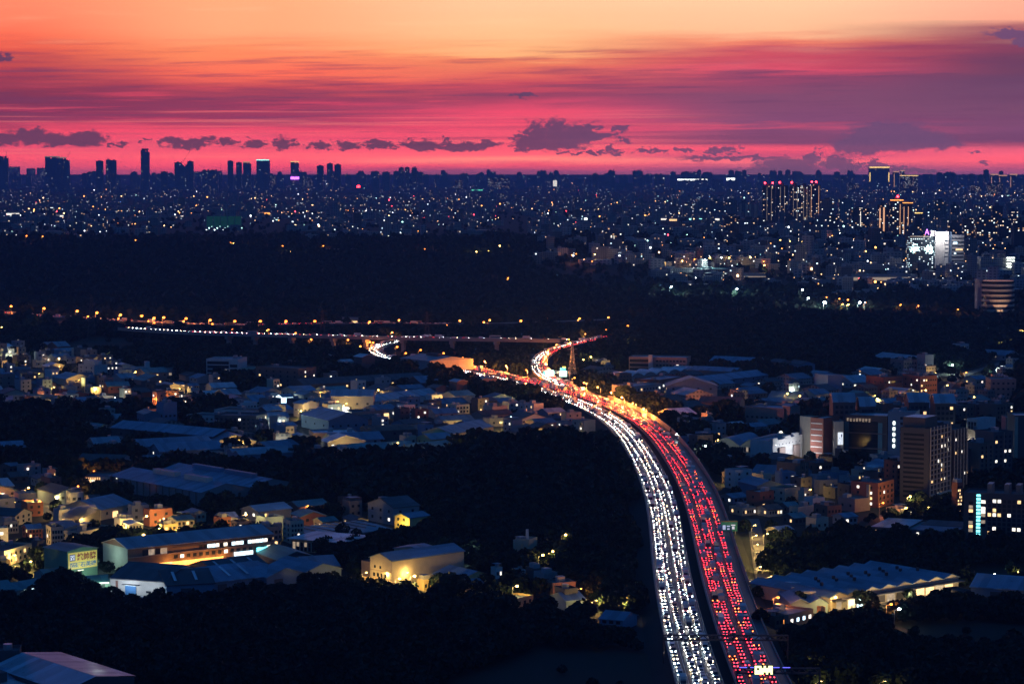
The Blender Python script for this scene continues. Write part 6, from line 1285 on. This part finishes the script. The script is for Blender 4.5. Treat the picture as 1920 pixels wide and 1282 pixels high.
for x, w, z, h, mt in ((0,4*u,4.6,3.4,'sign_edge'),(4.4*u,16*u,4.2,4.4,'sign_glow'),(31*u,14*u,3.4,4.8,'sign_glow'),(32*u,11*u,8.3,2.6,'sign_edge'),(37*u,6*u,11,.8,'sign_yellow')): m = MB(); m.box(x, -.6, z, x+w, -.4, z+h, MT[mt]); m.build('sign_panel', r)
reg(r, 'gantry of glowing green and white direction signs where the slip road joins.', 1040, 709, 'sign gantry')
l = bpy.data.lights.new('sign_light', 'POINT'); l.energy = 6000; l.color = (.6,1,.9); link('sign_light', l, r, (L*.5, -4, 5))
# roadside green sign
p = P(1367, 1012); r = link('road_sign', None, None, p, .05); 
for x in (-3, 3): m = MB(); m.tube((x,0,0), (x,0,8), .16, .14, MT['steel'], 6); m.build('post', r)
emat('sign_green', (.0,.30,.26), .06, base=(.0,.25,.18)); m = MB(); m.box(-4, -.25, 4.4, 4, -.1, 9.6, MT['sign_green']); f = m.build('sign_panel', r)
m = MB(); m.box(-4, -.3, 9.0, 4, -.26, 9.5, MT['roof_rust'])
for a, c, e, g in ((-3.2,5.2,-1.8,7.4),(-1.2,6.6,.6,7.2),(-1,5.2,.2,5.9),(1.4,5.4,2.6,6.8),(.9,7.2,3,7.7)): m.box(a, -.3, c, e, -.26, g, MT['sign_white'])
m.build('sign_marks', f); reg(r, 'green road sign on posts outside the motorway noise barrier.', 1367, 985, 'road sign')
# parked trucks and cars by the white shed
for x, y, k, c, yw, d_ in [(229,1126,'truck','white',-1.2,'white box truck parked in front of the white shed'),(200,1120,'van','silver',-1.0,'silver van parked left of the white box truck'),(215,1118,'truck','grey',-1.3,'grey truck parked behind the white box truck'),(252,1130,'car','silver',.3,'silver car parked right of the white box truck'),(266,1126,'van','white',.4,'white van at the right end of the parked row'),(276,1122,'car','grey',.2,'grey car parked by the shed corner')]:
    o = link(k, tpl(k, c, 'glass_dark', 'glass_dark')['m'], None, P(x, y), yw); tag(o, d_, k, 'parked vehicles'); occ_disc(o.location.x, o.location.y, 4)
for i, (x, y) in enumerate([(1425,1040),(1428,1075),(1416,1000)]):
    o = link('car', tpl('car', 'grey', 'glass_dark', 'glass_dark')['m'], None, P(x-4, y), 1.5); tag(o, ['grey car parked halfway along the lamplit lane','grey car parked near the lower end of the lamplit lane','grey car parked near the upper end of the lamplit lane'][i], 'car', 'parked vehicles')
# yards and fields
def patch(name, pts_, mat, dz=.05):
    m = MB(); w = [P(x, y) for x, y in pts_]; m.face([(a.x, a.y, a.z+dz) for a in w], MT[mat]); tag(m.build(name), kind='structure')
patch('field', [(100,650),(180,632),(330,640),(370,655),(230,668),(110,668)], 'field'); patch('field', [(350,660),(480,655),(500,668),(380,676)], 'field', .06)
patch('field', [(830,1282),(1010,1215),(1230,1225),(1260,1300),(840,1300)], 'field'); patch('field', [(1640,1176),(1780,1166),(1960,1176),(1960,1230),(1690,1215)], 'field'); patch('field', [(1780,1075),(1830,1062),(1960,1058),(1960,1100),(1800,1092)], 'field', .06)
patch('yard', [(1644,1132),(1720,1112),(1780,1110),(1700,1136)], 'paved'); patch('yard', [(1650,965),(1730,945),(1760,960),(1720,978),(1650,978)], 'paved', .07); patch('yard', [(1098,1134),(1190,1138),(1190,1142),(1098,1142)], 'paved', .07)
patch('yard', [(690,1092),(830,1100),(960,1135),(940,1142),(800,1118),(688,1098)], 'paved', .08); patch('yard', [(190,1118),(290,1124),(290,1135),(190,1132)], 'paved', .06); patch('yard', [(80,925),(170,905),(200,930),(110,965),(70,960)], 'paved', .06)
lamp(1110,1125,'bulb_yellow', h=5, power=6000, br=.2, desc='hidden yellow lamp lighting a bare wall in the dark wood'); lamp(1165,1128,'bulb_yellow', h=5, power=5000, br=.2, desc='second yellow lamp lighting a bare wall in the dark wood')
for x, y, pw in [(1505,1240,900),(1516,1262,1300),(1530,1276,1600),(1650,1276,1500)]: lamp(x, y, 'bulb_yellow', h=6, power=pw, br=.12, desc='tiny path lamp among bushes at the bottom')
# ------------------------------------------------------------------ trees
def tree_arrays(nq, spread, seed, leaf):
    g = np.random.default_rng(seed); d = g.normal(size=(nq, 3)); d /= np.linalg.norm(d, axis=1)[:, None]
    lob = g.normal(size=(7, 3)); lob /= np.linalg.norm(lob, axis=1)[:, None]
    rad = .62+.38*np.clip((d@lob.T).max(1), 0, 1)**3; rad *= g.uniform(.6, 1.0, nq)**.35
    c = d*rad[:, None]*np.array([spread, spread, .85]); c[:, 2] = np.maximum(c[:, 2], -.55)+.0
    a = g.normal(size=(nq, 3)); a /= np.linalg.norm(a, axis=1)[:, None]; n = d*.6+a*.8; n /= np.linalg.norm(n, axis=1)[:, None]
    t = np.cross(n, g.normal(size=(nq, 3))); t /= np.linalg.norm(t, axis=1)[:, None]; b = np.cross(n, t); s = (leaf*g.uniform(.6, 1.3, nq))[:, None]
    v = np.stack([c-t*s-b*s*.7, c+t*s-b*s*.7, c+t*s+b*s*.7, c-t*s+b*s*.7], 1); return v.reshape(-1, 3)
TA = {k: [tree_arrays(n, 1.0, s+k, lf) for s in range(5)] for k, n, lf in ((0,220,.17),(1,90,.26),(2,26,.48))}
TR = []
q = random.Random(77)
litzones = [(200,640,8)]
def treeok(px, py, x, y):
    k = (int(x//6), int(y//6))
    if k in OCC or k in TOCC: return False
    return True
TOWN = [[(-10,890),(110,890),(150,960),(330,985),(560,960),(600,990),(500,1000),(300,1000),(215,1010),(80,1015),(70,1060),(-10,1085)],[(-10,655),(110,655),(280,700),(390,715),(480,740),(480,770),(300,775),(150,770),(-10,780)],[(440,740),(600,720),(900,745),(1150,800),(1150,830),(900,840),(700,850),(560,840),(460,800)],
        [(1100,690),(1500,720),(1900,690),(1900,800),(1600,790),(1240,760)],[(1360,900),(1500,890),(1720,930),(1640,1000),(1440,1010),(1370,980)]]
FIELDS = [[(100,650),(180,632),(330,640),(370,655),(230,668),(110,668)],[(830,1282),(1010,1215),(1230,1225),(1260,1300),(840,1300)],[(1640,1176),(1780,1166),(1960,1176),(1960,1230),(1690,1215)],[(1780,1075),(1830,1062),(1960,1058),(1960,1100),(1800,1092)]]
y = 790.0
while y < 7200:
    st = 5.6 if y < 1300 else (8.0 if y < 2700 else (10.0 if y < 4400 else 22.0)); hx = y*.2118*1.06+20; x = -hx
    while x < hx:
        xx, yy = x+q.uniform(-.45, .45)*st, y+q.uniform(-.45, .45)*st; x += st
        z = zt(xx, yy); px, py = proj((xx, yy, z))
        if not treeok(px, py, xx, yy) or py > 1300: continue
        dn = 1.0
        if any(inpoly(px, py, t_) for t_ in TOWN): dn = .10
        if any(inpoly(px, py, t_) for t_ in FIELDS): dn = .02
        if px > 1050+60*math.sin(py/17) and py < 548: dn = min(dn, .16)
        if px <= 1050 and py < 462+12*math.sin(px/31): dn = min(dn, .30)
        if y > 4350: dn = .10 if (px < 1000 and py > 425) or py > 440 else .04
        if q.random() > dn: continue
        sz = min(st, 9.5)*(.42+.5*q.random()**1.6)*(1.25 if q.random() < .12 else 1)*(1.0 if dn > .5 else .7)
        TR.append((xx, yy, z, sz, q.uniform(0, 6.28), q.randrange(5)))
    y += st*.92
print('TREES', len(TR))
TR.sort(key=lambda t: t[1])
# the trees that stand free beside lit places are things of their own; everything else is one wood
FREE = [(48,1040,9),(62,1050,6),(80,935,9),(95,935,7),(105,965,8),(30,958,6),(230,1022,8),(245,1018,7),(175,1000,7),(198,960,9),(220,948,7),(345,955,8),(395,955,6),(120,1108,10),(145,1112,9),(165,1118,8),(180,1122,7),(300,1128,6),(640,1010,8),(670,1018,7),(718,1020,7),(745,1018,7),(820,1108,8),(845,1112,9),(870,1112,8),(895,1118,7),(930,1130,9),(948,1128,7),(700,1128,6),(745,1125,7),(770,1128,7),(1165,985,5),(1148,1000,6),(1135,1005,6),(1010,1045,6),(1035,1042,7),(1060,1050,5),
 (1447,1000,7),(1450,1020,7),(1448,1045,8),(1450,1070,7),(1425,1178,8),(1420,1125,6),(1500,1140,7),(1612,1140,8),(1632,1150,9),(1705,1128,6),(1700,960,6),(1715,965,6),(1745,985,7),(1762,988,8),(1780,985,7),(1825,862,6),(1480,800,7),(1495,805,7),(1505,800,6),(1512,845,7),(1520,870,8),(1545,872,7),(1835,690,9),(1850,682,9),(1862,675,8),(1880,665,8),(1880,690,7),(1785,720,8),(1800,715,8),(198,680,9),(106,690,6),(150,690,6),(1185,652,8),(1170,660,7),(1505,1262,5),(1515,1276,6),(1535,1290,6),(1550,1285,5)]
tmesh = {}
for px, py, hh in FREE:
    p = P(px, py); k = q.randrange(5)
    if k not in tmesh:
        v = TA[0][k]; cr = np_mesh('crown', v, np.arange(len(v)).reshape(-1, 4), [MT['leaf']]); a = MB(); a.tube((0,0,-.15), (.03,.02,.75), .055, .03, MT['bark'], 6)
        for g in range(4): a.tube((.02,.01,.5), (.35*math.cos(g*1.6), .35*math.sin(g*1.6), .95), .022, .008, MT['bark'], 4)
        tmesh[k] = (a.mesh('trunk'), cr)
    r = link('tree', None, None, p, q.uniform(0, 6)); s = hh*.52; r.scale = (s, s, s); link('trunk', tmesh[k][0], r); link('crown', tmesh[k][1], r, (0, 0, 1.15)); occ_disc(p.x, p.y, 3)
    reg(r, 'leafy tree at the edge of the light', px, py-hh, 'tree', 'free standing trees')
def wood(name, lo_, hi_, k, mat, label):
    t = [a for a in TR if lo_ <= a[1] < hi_]
    if not t: return
    V_ = []
    for (x, y, z, s, r, j) in t:
        v = TA[k][j]; c, sn = math.cos(r)*s, math.sin(r)*s; hgt = s*1.25
        V_.append(np.stack([v[:,0]*c-v[:,1]*sn+x, v[:,0]*sn+v[:,1]*c+y, v[:,2]*s+z+hgt*.8], 1))
    V_ = np.concatenate(V_); tag(link(name, np_mesh(name, V_, np.arange(len(V_)).reshape(-1, 4), [MT[mat]])), label, 'woodland', kind='stuff')
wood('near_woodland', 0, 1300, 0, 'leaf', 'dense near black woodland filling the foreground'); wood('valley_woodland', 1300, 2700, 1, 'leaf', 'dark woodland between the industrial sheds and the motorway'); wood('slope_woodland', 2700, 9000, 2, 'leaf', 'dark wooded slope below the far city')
# ------------------------------------------------------------------ steam and haze
def vol(name, loc, rad, dens_, col, sc_, label, kind='stuff', thr=.45):
    m = MB(); m.ball((0,0,0), 1, 1, 1, MT['steel'], 16, 10); o = m.build(name, None, loc); o.scale = rad; o.data.materials.clear()
    mt = bpy.data.materials.new(name); mt.use_nodes = True; n = NT(mt.node_tree); mt.node_tree.nodes.clear(); g = n.new('ShaderNodeTexCoord')
    d = n.v('LENGTH', g.outputs['Object'], out=1); ns = n.noise(g.outputs['Object'], sc_, 4, .6)
    f = n.m('MULTIPLY', n.sm(n.m('ADD', d, n.m('MULTIPLY', n.m('SUBTRACT', ns, .5), 1.3)), 1.0, .5), dens_)
    v = n.new('ShaderNodeVolumePrincipled'); v.inputs['Color'].default_value = (*col, 1); n.put(v.inputs['Density'], f); oo = n.new('ShaderNodeOutputMaterial'); mt.node_tree.links.new(v.outputs[0], oo.inputs['Volume'])
    o.data.materials.append(mt); tag(o, label, 'steam', kind=kind); return o
p = P(150, 1010); vol('steam_plume', (p.x, p.y, 13), (10, 6, 3.4), .7, (.95,.93,.98), 1.6, 'pale puff of steam drifting above the yellow lit houses').rotation_euler = (0, -.25, 0)
HZ = MB(); HZ.box(-16000, -400, -1.5, 16000, 30000, 330, MT['steel']); o = HZ.build('haze'); o.data.materials.clear()
mt = bpy.data.materials.new('haze_air'); mt.use_nodes = True; mt.node_tree.nodes.clear(); n = NT(mt.node_tree); v = n.new('ShaderNodeVolumePrincipled'); v.inputs['Color'].default_value = (.14,.40,1,1); v.inputs['Density'].default_value = HAZE; v.inputs['Anisotropy'].default_value = .45
oo = n.new('ShaderNodeOutputMaterial'); mt.node_tree.links.new(v.outputs[0], oo.inputs['Volume']); o.data.materials.append(mt); tag(o, 'thin violet evening haze over the plain', 'haze', kind='stuff')
finish_labels()
print('OBJ', len(sc.objects), 'LIGHTS', NL[0], 'tris ok')
